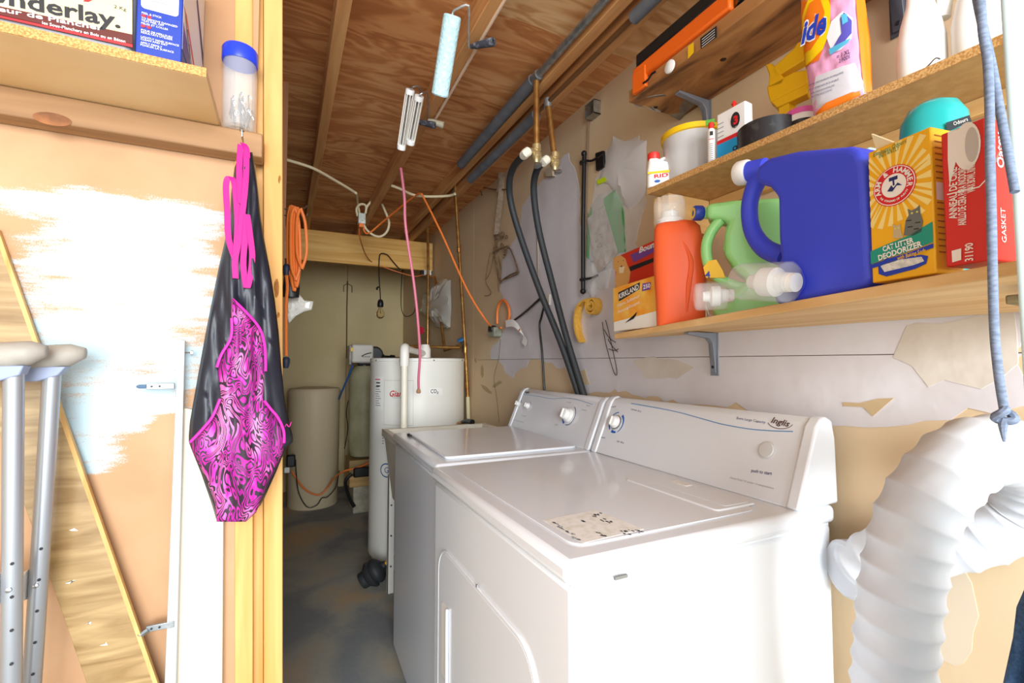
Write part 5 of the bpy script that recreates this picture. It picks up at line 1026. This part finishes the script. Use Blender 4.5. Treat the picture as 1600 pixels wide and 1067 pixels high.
# blue jug
bm_ = m_('jug_blue', '4050e0', .5); aa, bb = S1(1205, 482, .012), S1(1357, 447, .012); M, w_ = boxm(aa, bb, (aa.z+bb.z)/2)
t = thing('detergent_jug', 'large royal blue jug with white cap and moulded handle on the lower shelf', 'jug', M)
body = [(1176, 262), (1195, 246), (1240, 235), (1322, 227), (1338, 233), (1346, 258), (1357, 432), (1352, 445), (1332, 453), (1215, 479), (1203, 470), (1203, 432), (1214, 402), (1211, 372), (1210, 308), (1197, 292), (1178, 286)]
MB(M).prism([(x, y, -.115) for x, y in P2(M, body)], (0, 0, .11)).build('jug_body', bm_, t, bevel=.014, seg=4)
MB(M).tube(P3(M, [(1196, 268), (1182, 286), (1172, 315), (1172, 345), (1180, 370), (1198, 390), (1228, 402)], -.05), [.020, .018, .0165, .0165, .0175, .019, .02], 14, 6).build('handle', bm_, t)
a = Vector(P3(M, [(1196, 263)], -.05)[0]); b = Vector(P3(M, [(1146, 273)], -.03)[0]); MB(M).tube([a, a.lerp(b, .5)], .021, 20).build('neck', bm_, t)
MB(M).lathe([(.0235, 0), (.0255, .003), (.0255, .022), (.023, .026), (.001, .027)], a.lerp(b, .5), b-a, 28).build('white_cap', whitep, t)
tap_cup(t, M, (1155, 440), (1236, 441), .036, .028)
MB(M).tube([(x, y, -.002) for x, y in P2(M, [(1238, 408), (1252, 425), (1255, 445), (1245, 462)])], .0015, 6, 4).build('tap_ring', bm_, t)
# mint container between jug and box
t, Fm, w_, h = boxitem('mint_carton', 'pale mint container squeezed between blue jug and yellow box', 'container', (1330, 446), (1366, 440), (1350, 232), .03, m_('mint', 'bfe0d6', .4), S1, .07, .004, 'container_body')
# cat litter deodorizer box
yel = m_('box_yellow', 'f5b820', .42)
t, Fm, w_, h = boxitem('deodorizer_box', 'yellow box of cat litter deodorizer with red round emblem', 'box', (1363, 445), (1463, 424), (1400, 220), .055, yel, S1, .012)
F1_, F2_, F3_ = [at(Fm, 0, 0, .0004*i) for i in (1, 2, 3)]
c0 = fuv(F1_, 1397, 290); paley = m_('box_ray', 'fae28c', .45)
random.seed(2)
for i in range(26):
    an = i*2*math.pi/26; da = .07; rr_ = .052+.02*random.random()
    pts = [(c0[0]+.02*math.cos(an), c0[1]+.02*math.sin(an)), (c0[0]+rr_*math.cos(an-da), c0[1]+rr_*math.sin(an-da)), (c0[0]+rr_*math.cos(an+da), c0[1]+rr_*math.sin(an+da))]
    pts = [(min(max(x, .001), w_-.001), min(max(y, .07), h-.002)) for x, y in pts]; flat(pts, Fm, paley, t, 'ray_print')
ra = abs(fuv(F1_, 1432, 282)[0]-c0[0]); rb = ra
flat(ell(*c0, ra, ra, 36), F1_, redm, t, 'red_emblem'); flat(ell(*c0, ra*.96, ra*.96, 36), at(Fm, 0, 0, .0006), whiteprint, t, 'emblem_ring'); flat(ell(*c0, ra*.92, ra*.92, 36), F2_, redm, t, 'red_emblem'); flat(ell(*c0, ra*.58, ra*.58, 30), F3_, whiteprint, t, 'emblem_centre')
F4_ = at(Fm, 0, 0, .0017)
def arctext(s, a0, a1, r, size, m, flip=False):
    for i, ch in enumerate(s):
        an = math.radians(a0+(a1-a0)*i/(len(s)-1)); text(ch, at(F4_, c0[0]+r*math.cos(an), c0[1]+r*math.sin(an), 0, math.degrees(an)+(90 if flip else -90)), size, m, t, bold=.03)
arctext('ARM & HAMMER', 195, -15, ra*.745, ra*.34, whiteprint); arctext('THE STANDARD OF PURITY', 215, 325, ra*.76, ra*.13, whiteprint, True)
flat([(c0[0]-ra*.3, c0[1]-ra*.2), (c0[0]-ra*.05, c0[1]-ra*.28), (c0[0]+ra*.15, c0[1]-ra*.05), (c0[0]+ra*.4, c0[1]-ra*.12), (c0[0]+ra*.2, c0[1]+ra*.08), (c0[0]+ra*.0, c0[1]-ra*.12), (c0[0]-ra*.1, c0[1]+ra*.05)], F4_, navy, t, 'arm_print')
flat([(c0[0]-ra*.02, c0[1]+ra*.0), (c0[0]+ra*.06, c0[1]), (c0[0]+ra*.04, c0[1]+ra*.3), (c0[0]-ra*.04, c0[1]+ra*.3)], F4_, navy, t, 'hammer_print'); flat(rect(c0[0]-ra*.2, c0[1]+ra*.26, c0[0]+ra*.2, c0[1]+ra*.44), F4_, navy, t, 'hammer_print')
uvtext(F2_, 'Eliminates Odours', 1364, 243, 1416, 220, .009, m_('green_ink', '2c7a4a', .5), t, shear=.15); uvtext(F2_, 'INSTANTLY', 1373, 245, 1405, 231, .009, m_('green_ink', '', .5), t, shear=.15)
catm = m_('cat_grey', '6f7470', .6)
cb = fuv(F2_, 1428, 352)
flat(P2(F2_, [(1412, 368), (1415, 345), (1420, 336), (1418, 326), (1424, 329), (1432, 325), (1437, 320), (1438, 332), (1442, 345), (1440, 362), (1428, 368)]), F2_, catm, t, 'cat_print'); flat(P2(F2_, [(1395, 372), (1396, 358), (1394, 350), (1400, 353), (1407, 350), (1408, 362), (1412, 372)]), F2_, m_('cat_tan', 'c8b48c', .6), t, 'cat_print')
for x, y in ((1425, 333), (1433, 331), (1399, 357), (1404, 356)): flat(ell(*fuv(F3_, x, y), .0014, .0014, 8), F3_, m_('cat_eye', 'd8d060', .5), t, 'cat_eye')
for x, y in ((1420, 345), (1422, 355), (1434, 348), (1432, 358)): line(F3_, P2(F3_, [(x-4, y), (x+4, y-1)]), .0012, 'cat_stripe', ink, t)
teal = m_('teal_band', '1f9a86', .45)
flat(P2(F2_, [(1360, 393), (1390, 380), (1420, 368), (1457, 346), (1458, 378), (1420, 393), (1390, 402), (1361, 413)]), F2_, teal, t, 'teal_band'); flat(P2(F1_, [(1361, 414), (1392, 403), (1420, 395), (1459, 380), (1459, 387), (1420, 401), (1400, 408), (1361, 420)]), F3_, bluem, t, 'blue_band')
uvtext(F4_, 'CAT LITTER', 1379, 390, 1427, 375, .0105, whiteprint, t, bold=.03); uvtext(F4_, 'DEODORIZER', 1372, 404, 1440, 381, .0115, whiteprint, t, bold=.03); uvtext(F4_, 'with Baking Soda', 1402, 404, 1446, 391, .008, yellowm, t, bold=.01, shear=.2)
flat(P2(F2_, [(1372, 412), (1385, 404), (1440, 398), (1450, 400), (1447, 412), (1430, 420), (1385, 432), (1373, 428)]), F2_, bluem, t, 'tray_print'); flat(P2(F3_, [(1376, 416), (1388, 408), (1440, 401), (1444, 408), (1428, 414), (1382, 425)]), F3_, mat('litter', 'e6e6e0', .6, 0, 'c2c6c2', 200), t, 'litter_print')
Fs = Fm @ Matrix.Translation((w_, 0, -.0004)) @ Matrix.Rotation(math.radians(90), 4, 'Y') @ Matrix.Translation((0, 0, .0004))
for i in range(20):
    y = h*.94-i*h*.042
    if 7 < i < 11: continue
    flat(rect(.006, y, .05-(i % 3)*.005, y+.0016), Fs, m_('orange_ink', '9c5a10', .5), t, 'print_line')
flat(rect(.006, h*.5, .05, h*.62), Fs, whiteprint, t, 'white_panel'); flat(rect(.02, h*.53, .03, h*.59), at(Fs, 0, 0, .0004), blu2, t, 'blue_icon')
MB(Fm).prism([(.01, h, -.004), (.035, h, -.004), (.012, h+.022, .008)], (.0, .0012, -.004)).build('open_flap', m_('flap_cream', 'ead9b0', .6), t)
# teal pouch behind
tp = S1(1462, 420, .13)
t = thing('teal_tub', 'teal plastic tub with dark label peeking above the yellow and red boxes', 'tub', (tp.x, tp.y, Zs1(tp)-.004)); M = viewM(tp, Zs1(tp)-.004)
l, r = fuv(M, 1402, 200)[0], fuv(M, 1520, 200)[0]; ht = fuv(M, 1450, 163)[1]
MB(M).loft([superring((l+r)/2, 0, (r-l)/2*f, .04*g, ht*y, .8) for y, f, g in ((0, .85, .9), (.03, .92, 1), (.8, 1, 1), (.9, .93, .95), (.97, .7, .7), (1, .35, .4))]).build('tub_body', m_('teal_plastic', '22a8a8', .3, coat=.2), t, smooth=60)
flat(P2(at(M, 0, 0, .041), [(1478, 192), (1515, 180), (1518, 190), (1480, 206)]), at(M, 0, 0, .041), m_('dark_label', '2f3a40', .5), t, 'dark_label', .001); uvtext(at(M, 0, 0, .0425), 'Odours', 1490, 194, 1512, 186, .008, whiteprint, t)
# red wax ring box
rd = m_('carton_red2', 'd8322e', .4)
t, Fm, w_, h = boxitem('wax_ring_box', 'red and white box with printed ring beside the yellow box', 'box', (1478, 419), (1549, 405), (1500, 198), .05, rd, S1, .012)
F1_, F2_, F3_ = [at(Fm, 0, 0, .0004*i) for i in (1, 2, 3)]
flat(P2(F1_, [(1481, 206), (1502, 200), (1498, 235), (1484, 290), (1481, 250)]), F1_, whiteprint, t, 'white_print')
a = fuv(F1_, 1511, 228); flat(ell(a[0], a[1], .014, .03, 28), F2_, whiteprint, t, 'ring_print'); a = fuv(F1_, 1519, 226); flat(ell(a[0], a[1], .007, .022, 24), F3_, m_('ring_grey', 'c6c4c2', .5), t, 'ring_hole')
for px, s, y0, y1 in ((1490, 'ANNEAU DE CIRE', 342, 262), (1504, 'ANILLO DE CERA PARA INODORO', 352, 260), (1518, 'WAX BOWL RING', 300, 256)):
    uvtext(F2_, s, px, y0, px, y1, .012, whiteprint, t, bold=.02)
line(F2_, P2(F2_, [(1480, 304), (1530, 292), (1546, 275), (1562, 236)]), .0014, 'white_line', whiteprint, t)
flat(P2(F2_, [(1487, 392), (1502, 388), (1502, 406), (1488, 410)]), F2_, whiteprint, t, 'white_mark'); uvtext(F2_, '31190', 1515, 408, 1515, 380, .012, whiteprint, t, bold=.02)
Fs = Fm @ Matrix.Translation((w_, 0, 0)) @ Matrix.Rotation(math.radians(90), 4, 'Y') @ Matrix.Translation((0, 0, .0004))
text('Oatey', at(Fs, .025, h*.78, 0, 90), .018, whiteprint, t, bold=.02); text('GASKET', at(Fs, .025, h*.25, 0, 90), .012, whiteprint, t)
t, Fm, w_, h = boxitem('dark_packet', 'dark speckled packet at the near end of the lower shelf', 'packet', (1556, 404), (1580, 400), (1565, 285), .04, mat('speckled_dark', '3c3a40', .5, 0, '8a868c', 90), S1, .055, .003, 'packet_body')
# ================================================================== THINGS ON THE MIDDLE SHELF
def S2z(px, py, i): p = S2(px, py, i); p.z = ZS2; return p
# white jug, red cap
p = S2z(1029, 290, .025); M = viewM(p, ZS2); t = thing('cleaner_bottle', 'small white handled bottle with red cap at the far end of the middle shelf', 'bottle', M)
l, r = fuv(M, 1011, 280)[0], fuv(M, 1047, 280)[0]; ht = fuv(M, 1020, 250)[1]; c = (l+r)/2; hw = (r-l)/2
MB(M).loft([superring(c, 0, hw*f, .022*f, ht*y) for y, f in ((0, .94), (.03, 1), (.62, 1), (.8, .92))]+[superring(c-hw*.35, 0, hw*.5, .015, ht*.95), superring(c-hw*.4, 0, hw*.42, .012, ht)]).build('bottle_body', m_('bottle_white', 'f2f1ee', .35), t, smooth=50)
MB(M).lathe([(hw*.52, 0), (hw*.54, .002), (hw*.54, .016), (hw*.4, .019)], (c-hw*.4, ht, 0), (0, 1, 0), 18).build('red_cap', m_('cap_red', 'e0342c', .35), t)
MB(M).tube([(c+hw*.1, ht*.93, 0), (c+hw*.6, ht*1.0, 0), (c+hw*.85, ht*.85, 0), (c+hw*.8, ht*.68, 0)], .005, 8, 4).build('handle', MATS['bottle_white'], t)
Fb = at(M, 0, 0, .0225); flat(P2(Fb, [(1012, 269), (1046, 265), (1046, 269), (1012, 272)]), Fb, yellowm, t, 'yellow_band'); uvtext(Fb, 'RID', 1022, 276, 1044, 273, .014, redm, t, bold=.03); a = fuv(Fb, 1027, 283); flat(ell(*a, .008, .004, 16), Fb, blu2, t, 'blue_spot')
# pail
p = S2z(1082, 262, .10); t = thing('plastic_pail', 'translucent plastic pail of white powder with yellow rim', 'pail', p)
F_ = (p-EYE).dot(_F); rp = 44*F_/FPX; hp_ = .135
MB().lathe([(rp*.86, 0), (rp*.9, .004), (rp*1.0, hp_*.95), (rp*1.0, hp_), (rp*.97, hp_), (rp*.87, .005), (.001, .005)], p, n=36).build('pail_wall', m_('pail_clear', 'e6e8ea', .2, alpha=.55), t)
MB().lathe([(rp*.84, .006), (rp*.9, hp_*.62), (.001, hp_*.66)], p, n=32).build('white_powder', m_('powder', 'f0f0f0', .8), t)
MB().lathe([(rp*1.01, hp_-.006), (rp*1.06, hp_-.004), (rp*1.06, hp_+.010), (rp*.98, hp_+.012), (.001, hp_+.010)], p, n=36).build('yellow_lid', yellowm, t)
Mg = viewM(p, ZS2); an = Vector((math.cos(-.35)*0, 0, 0)); g = Mg @ Vector((rp*.55, hp_+.003, rp*.93)); MB(viewM(g, g.z)).box((-.013, -.007, -.004), (.013, .008, .003)).build('green_tab', m_('tab_green', '6cc04a', .4), t)
# small tube
p = S2z(1112, 247, .02); t = thing('glue_tube', 'slim white spray tube with red cap between pail and oil can', 'tube', p)
MB().lathe([(.0085, 0), (.009, .002), (.009, .085), (.006, .09)], p, n=18).build('tube_body', whitep, t); MB().lathe([(.0065, .088), (.0065, .104), (.004, .106)], p, n=14).build('red_cap', MATS['cap_red'], t)
Mt = viewM(p, ZS2); Ft = at(Mt, 0, 0, .0092)
flat(rect(-.003, .07, .004, .08), Ft, ink, t, 'print_mark'); flat(rect(-.006, .06, .006, .0615), Ft, redm, t, 'red_line')
for i in range(9): flat(rect(-.004, .008+i*.005, .003, .0095+i*.005), Ft, inkg, t, 'print_line')
# oil can
t, Fm, w_, h = boxitem('oil_can', 'white and blue oil can with red spout tip', 'can', (1121, 244), (1166, 229), (1142, 168), .028, m_('can_white', 'efefef', .35), S2, .022, .003, 'can_body', base=ZS2)
F1_, F2_, F3_ = [at(Fm, 0, 0, .0004*i) for i in (1, 2, 3)]
flat(rect(0, 0, w_, h*.36), F1_, m_('can_blue', '1e9fe0', .4), t, 'blue_panel'); flat(rect(0, h*.36, w_, h*.44), F1_, redm, t, 'red_band')
flat(ell(w_*.66, h*.70, .012, .019, 24), F1_, ink, t, 'black_oval'); text('3', at(F2_, w_*.68, h*.69), .026, redm, t, bold=.05); text('IN ONE', at(F2_, w_*.68, h*.55), .006, whiteprint, t); text('1', at(F2_, w_*.50, h*.78), .014, whiteprint, t, bold=.03); text('OIL', at(F3_, w_*.72, h*.13), .016, ink, t, bold=.04)
for i in range(4): flat(rect(w_*.03, h*(.5+i*.09), w_*.25, h*(.515+i*.09)), F1_, inkg, t, 'print_line')
MB(Fm).lathe([(.005, 0), (.004, .006), (.004, .01), (.0065, .012), (.003, .02)], (w_*.5, h, -.014), (0, 1, 0), 12).build('red_spout', MATS['cap_red'], t)
# black tape rolls
tape = mat('tape_black', '26262a', .45, 0, '5a5856', 50, lo=.5, hi=.8)
p = S2z(1200, 205, .06); t = thing('tape_roll', 'wide black roll of tape next to the oil can', 'tape', p); F_ = (p-EYE).dot(_F); rp = 44*F_/FPX
MB().lathe([(rp, 0), (rp, .048), (rp*.62, .048), (rp*.62, .001)], p, n=40).build('tape_winding', tape, t); MB().lathe([(rp*.63, .0), (rp*.63, .049), (rp*.58, .049), (rp*.58, .0)], p, n=32).build('card_core', m_('card_core', 'c8b89a', .7), t)
p = S2z(1252, 186, .075); t = thing('dark_jar', 'small black jar with pink and white collar behind the tape roll', 'jar', p)
MB().lathe([(.028, 0), (.028, .032), (.0285, .033)], p, n=28).build('jar_body', black, t); MB().lathe([(.0295, .033), (.0295, .045), (.029, .046)], p, n=28).build('white_collar', whitep, t); MB().lathe([(.03, .046), (.03, .058), (.001, .060)], p, n=28).build('pink_lid', m_('lid_pink', 'e060b0', .4), t)
# yellow folded plastic
p = S2z(1228, 170, .10); p0 = S2(1228, 170, .10); t = thing('yellow_clamp', 'bright yellow folded plastic clamp leaning between tape and pouch', 'clamp', p)
def YP(l): return [S2(a, b, .085) for a, b in l]
for l in ([(1200, 112), (1205, 125), (1262, 90), (1262, 60), (1246, 66), (1240, 75)], [(1200, 148), (1204, 160), (1262, 130), (1262, 108), (1240, 112), (1198, 135)], [(1196, 100), (1206, 98), (1226, 122), (1222, 132), (1200, 138), (1202, 118)], [(1204, 158), (1262, 130), (1262, 146), (1214, 168)]):
    MB().prism(YP(l), Vector((.028, .012, 0))).build('clamp_leg', m_('clamp_yellow', 'f2c118', .4), t, bevel=.003)
MB().box((p.x-.01, p.y-.014, ZS2), (p.x+.014, p.y+.01, S2(1214, 165, .085).z+.004)).build('clamp_foot', MATS['clamp_yellow'], t)
# detergent pouch
aa, bb = S2z(1264, 182, .012), S2z(1351, 141, .012); M, w_ = boxm(aa, bb, ZS2)
t = thing('detergent_pouch', 'orange and pink plastic pouch of laundry pods with bullseye logo', 'pouch', M)
hh = .282
def pillow(u, v):
    e = max(0, 1-(2*u-1)**4)*max(0, 1-(2*min(v*1.0, 1)-1)**6); x = w_*(u-.5)*(1+.08*math.sin(v*3.2)+.10*v)+w_/2-.014*v*1.2
    return x, v*hh, e
n1_, n2_ = 18, 30
fr_, bk = [], []
for j in range(n2_+1):
    for i in range(n1_+1):
        x, y, e = pillow(i/n1_, j/n2_); wr_ = .0012*math.sin(i*1.9+j*.7)+.001*math.sin(j*1.3-i*.8); fr_.append((x, y, -.022+.022*e**.5+wr_*e)); bk.append((x, y, -.022-.020*e**.5))
n = n1_+1; fs = [(j*n+i, j*n+i+1, (j+1)*n+i+1, (j+1)*n+i) for j in range(n2_) for i in range(n1_)]
MB(M).add(fr_, fs).add(bk, [f[::-1] for f in fs]).build('pouch_film', m_('pouch_pink', 'e9a8cf', .25, coat=.4), t, smooth=70)
def curved(pts, m, name, up):
    """print on the pouch front: fan polygon that follows the pillow"""
    out = []
    pts2 = []
    for i in range(len(pts)):
        a, b = Vector(pts[i]), Vector(pts[(i+1) % len(pts)])
        for k in range(3): pts2.append(a.lerp(b, k/3))
    def zz(x, y):
        v = min(max(y/hh, 0), 1); u = (x-w_/2+.014*v*1.2)/(w_*(1+.08*math.sin(v*3.2)+.10*v))+.5; u = min(max(u, 0), 1)
        e = max(0, 1-(2*u-1)**4)*max(0, 1-(2*v-1)**6); return -.022+.022*e**.5+up+.0022*e
    c = sum(pts2, Vector((0, 0)))/len(pts2); rings = [[(p.x, p.y, zz(p.x, p.y)) for p in [c.lerp(q_, f) for q_ in pts2]] for f in (1, .75, .5, .25)]
    n = len(pts2); vs = [p for R_ in rings for p in R_]+[(c.x, c.y, zz(c.x, c.y))]
    fs = [(i*n+k, i*n+(k+1) % n, (i+1)*n+(k+1) % n, (i+1)*n+k) for i in range(3) for k in range(n)]+[(3*n+k, 3*n+(k+1) % n, 4*n) for k in range(n)]
    return MB(M).add(vs, fs).build(name, m, t)
orp = m_('pouch_orange', 'f4801c', .3); yep = m_('pouch_yellow', 'fbd516', .3); silver = m_('pouch_silver', 'd3d3da', .25)
curved(P2(M, [(1262, 178), (1275, 120), (1335, 97), (1350, 140)]), silver, 'silver_panel', .0004)
curved(P2(M, [(1262, 182), (1290, 160), (1351, 134), (1351, 142), (1264, 184)]), orp, 'orange_band', .0008)
curved(P2(M, [(1334, -10), (1342, -10), (1351, 60), (1354, 138), (1346, 142), (1340, 60)]), orp, 'orange_band', .0008)
curved(P2(M, [(1248, 0), (1300, -30), (1296, 55), (1280, 95), (1252, 105), (1247, 60)]), orp, 'orange_field', .0006)
curved(P2(M, [(1252, 25), (1262, 0), (1290, -14), (1299, 10), (1298, 50), (1287, 78), (1268, 96), (1250, 105), (1249, 80)]), yep, 'yellow_ring', .0012)
curved(P2(M, [(1256, 30), (1266, 5), (1282, -5), (1290, 20), (1285, 55), (1268, 78), (1252, 84)]), orp, 'orange_ring', .0018)
def ptext(s, x0, y0, x1, y1, size, m, **k):
    o = uvtext(at(M, 0, 0, .0035), s, x0, y0, x1, y1, size, m, t, **k); return o
ptext('ide', 1250, 56, 1291, 34, .062, whiteprint, bold=.075, shear=.25)
uvtext(at(M, 0, 0, .0044), 'ide', 1251, 55.5, 1290, 34.5, .060, bluem, t, bold=.035, shear=.25)
curved(P2(M, [(1293, 60), (1300, 35), (1318, 18), (1332, 28), (1331, 60), (1316, 78), (1302, 84)]), m_('pod_white', 'eceef4', .3), 'pod_print', .0014)
curved(P2(M, [(1314, 30), (1320, 20), (1331, 32), (1331, 52), (1318, 70), (1304, 80), (1298, 84), (1312, 60), (1320, 48)]), m_('pod_blue', '5a58b8', .3), 'pod_print', .002)
curved(P2(M, [(1316, 24), (1324, 22), (1326, 34), (1318, 40)]), m_('pod_cyan', '58b8dc', .3), 'pod_print', .0026); curved(P2(M, [(1297, 78), (1312, 70), (1330, 60), (1326, 68), (1310, 80), (1299, 87)]), m_('pod_cyan', '', .3), 'pod_print', .0026)
ptext('= 1 XL', 1307, 90, 1328, 80, .012, navy, bold=.02); ptext('2 PODS', 1311, 96, 1328, 88, .010, navy, bold=.02)
for i, (a, b, c, d) in enumerate(((1263, 134, 1318, 113), (1264, 141, 1310, 124), (1266, 147, 1304, 133), (1268, 152, 1300, 140))): uvtext(at(M, 0, 0, .003), 'HARMFUL IF PUT IN MOUTH OR SWALLOWED' if i % 2 == 0 else 'PEUT ÊTRE NOCIF SI AVALÉ', a, b, c, d, .005, navy, t)
# small loose plastic lid, wire, white jugs
p = S2z(1388, 132, .05); t = thing('plastic_lid', 'thin white plastic lid lying flat behind the pouch', 'saucer', p); MB().lathe([(.03, 0), (.032, .003), (.032, .008), (.029, .009), (.001, .007)], p, n=28).build('lid_disc', whitep, t); MB().lathe([(.0322, .007), (.0322, .0085), (.031, .0092), (.031, .007)], p, n=28).build('dark_rim', ink, t)
wj = m_('bleach_white', 'efefec', .35)
def bleach(label, px, inset, half, hgt):
    p = S2z(px, 90, inset); M = viewM(p, ZS2); t = thing('bleach_jug', label, 'jug', M, 'white jugs on the middle shelf'); 
    MB(M).loft([superring(0, 0, half*f, half*.8*f, hgt*y, .75) for y, f in ((0, .9), (.02, 1), (.28, 1), (.42, .82), (.55, .56), (.72, .46), (.84, .36), (.9, .3), (.96, .3))]).build('jug_body', wj, t, smooth=60)
    MB(M).tube([(half*.3, hgt*.84, 0), (half*.85, hgt*.78, 0), (half*1.0, hgt*.6, 0), (half*.85, hgt*.4, 0)], .011, 12, 5).build('handle', wj, t)
    MB(M).lathe([(half*.36, hgt*.93), (half*.36, hgt*1.02), (half*.3, hgt*1.03)], (0, 0, 0), (0, 1, 0), 20).build('cap', whitep, t)
bleach('tall white bleach jug nearer to the pink and orange pouch', 1440, .055, .034, .26); bleach('tall white bleach jug nearer to the pale blue frame', 1532, .065, .034, .25)
t = thing('bent_wire', 'short bent wire lying on the front edge of the middle shelf', 'wire', S2z(1455, 95, .008)); MB().tube([S2z(1441, 105, .01)+Vector((0, 0, .002)), S2z(1450, 97, .006)+Vector((0, 0, .004)), S2z(1462, 92, .004)+Vector((0, 0, .010)), S2z(1469, 91, .006)+Vector((0, 0, .006))], .0012, 6, 4).build('wire', m_('wire_grey', '6d6d6d', .4, metal=.6), t)
# ================================================================== THINGS ON THE TOP SHELF
def S3(px, py, i=0): return PX(px, py, .905+i)
t = thing('level_case', 'long orange and black plastic tool case lying on the top shelf edge', 'case', (.93, .85, ZS3))
ya, yb_ = PX(990, 150, .905).y, PX(1142, 40, .905).y
def seg(y0, y1, z0, z1, x0, x1, m, nm, bev=.004): return MB().box((x0, y1, z0), (x1, y0, z1)).build(nm, m, t, bevel=bev)
zt0 = ZS3+.0005; oc = m_('case_orange', 'f06a1a', .4)
case = MB().box((.902, yb_, zt0), (1.0, ya, zt0+.045)).build('case_body', oc, t, bevel=.005)
MB().box((.906, yb_+.01, zt0+.045), (.996, ya-.008, zt0+.085)).build('case_lid', black, t, bevel=.006)
MB().box((.8995, ya-.055, z30+.004), (.9115, ya, zt0+.03)).build('overhanging_flap', oc, t, bevel=.003)
q = PX(1046, 104, .898); MB().lathe([(.017, 0), (.017, .004), (.011, .007), (.001, .008)], q+Vector((.003, 0, 0)), (-1, 0, 0), 22).build('white_knob', whitep, t)
for l in ([(1005, 130), (1012, 125), (1018, 116), (1024, 112)],): MB().tube([PX(a, b, .899) for a, b in l], .003, 6, 4).build('latch_wire', black, t)
F_ = frame((.9016, ya, zt0), (0, -1, 0), (0, 0, 1))
flat(P2(F_, [(1075, 72), (1084, 66), (1084, 82), (1075, 92)]), F_, yellowm, t, 'yellow_label'); flat(P2(F_, [(1094, 60), (1120, 40), (1120, 58), (1095, 77)]), F_, ink, t, 'black_label')
for i in range(4): line(at(F_, 0, 0, .0004), P2(F_, [(1097, 62+i*4), (1117, 46+i*4)]), .0012, 'print_line', whiteprint, t)
p = PX(1163, 22, .94); t = thing('black_canister', 'glossy black canister beside the orange case on the top shelf', 'canister', (.95, PX(1163, 15, .92).y, ZS3)); MB().lathe([(.036, 0), (.04, .004), (.04, .06), (.036, .07), (.02, .078), (.001, .08)], (.95, PX(1163, 15, .92).y, ZS3), n=28).build('canister_body', m_('gloss_black', '141416', .1, coat=.6), t)
t = thing('white_carton', 'small white carton next to the black canister on the top shelf', 'box', (.96, .44, ZS3)); MB().box((.92, .40, ZS3), (1.0, .462, ZS3+.09)).build('carton', m_('box_white', '', .4), t, bevel=.002); F_ = frame((.9196, .462, ZS3), (0, -1, 0), (0, 0, 1)); flat(rect(.006, .02, .056, .028), F_, inkg, t, 'print_line'); flat(rect(.006, .036, .05, .042), F_, inkg, t, 'print_line')
# ================================================================== RIGHT EDGE
cg = mat('cord_grey', '5f6a7c', .8, 0, '78849a', 150, (1, 1, 3))
t = thing('drawstring_cord', 'grey braided drawstring hanging with a knot on the pale blue frame', 'cord', PD(1572, 690, .42))
fz = .415
MB().tube([PD(1524, -60, fz), PD(1532, 0, fz), PD(1536, 50, fz), PD(1543, 95, fz), PD(1546, 160, fz), PD(1547, 250, fz), PD(1549, 330, fz), PD(1551, 430, fz), PD(1554, 520, fz), PD(1561, 590, fz), PD(1569, 640, fz)], .0034, 10, 8).build('cord', cg, t)
MB().tube([PD(1518, -60, fz+.006), PD(1527, 0, fz+.006), PD(1540, 60, fz+.006), PD(1550, 105, fz+.006), PD(1562, 170, fz+.006), PD(1575, 240, fz+.004), PD(1586, 300, .41)], .0033, 10, 6).build('cord', cg, t)
k0 = PD(1570, 648, fz); MB().tube([k0+_R*(.006*math.cos(a))+_U*(.0055*math.sin(a))+_F*(.004*math.sin(a*2)) for a in [i*.7 for i in range(10)]], .0036, 8, 3).build('knot', cg, t); MB().tube([k0+_U*-.004, PD(1567, 665, fz), PD(1569, 690, fz)], [.0038, .0034, .001], 8, 3).build('cord_tail', cg, t)
MB().tube([PD(1524, -60, fz), PD(1545, -80, .42), jam(PD(1560, -80, .43).z)+Vector((.03, -.005, 0))], .004, 8).build('loop_end', cg, t)
t = thing('denim_cloth', 'dark blue denim cloth hanging at the lower right edge', 'cloth', PD(1640, 1200, .47)); rows = [(905, 1612, 1760), (950, 1592, 1780), (1000, 1582, 1790), (1067, 1571, 1800), (1200, 1560, 1810), (1500, 1550, 1820)]
vs = []; nx = 16
for (y, l, r) in rows:
    for k in range(nx+1): u = k/nx; vs.append(PD(l+(r-l)*u, y, .47+.012*math.sin(u*14+y*.01)))
MB().add(vs, [(j*(nx+1)+k, j*(nx+1)+k+1, (j+1)*(nx+1)+k+1, (j+1)*(nx+1)+k) for j in range(len(rows)-1) for k in range(nx)]).build('cloth', mat('denim', '2d4668', .9, 0, '3c5a80', 300), t, smooth=80, solid=.004)
jp = PD(1650, 905, .47); MB().tube([jp, jp+Vector((0, -.0, .05)), jam(jp.z+.05)+Vector((.05, -.005, 0))], .004, 8).build('hanging_loop', MATS['denim'], t)
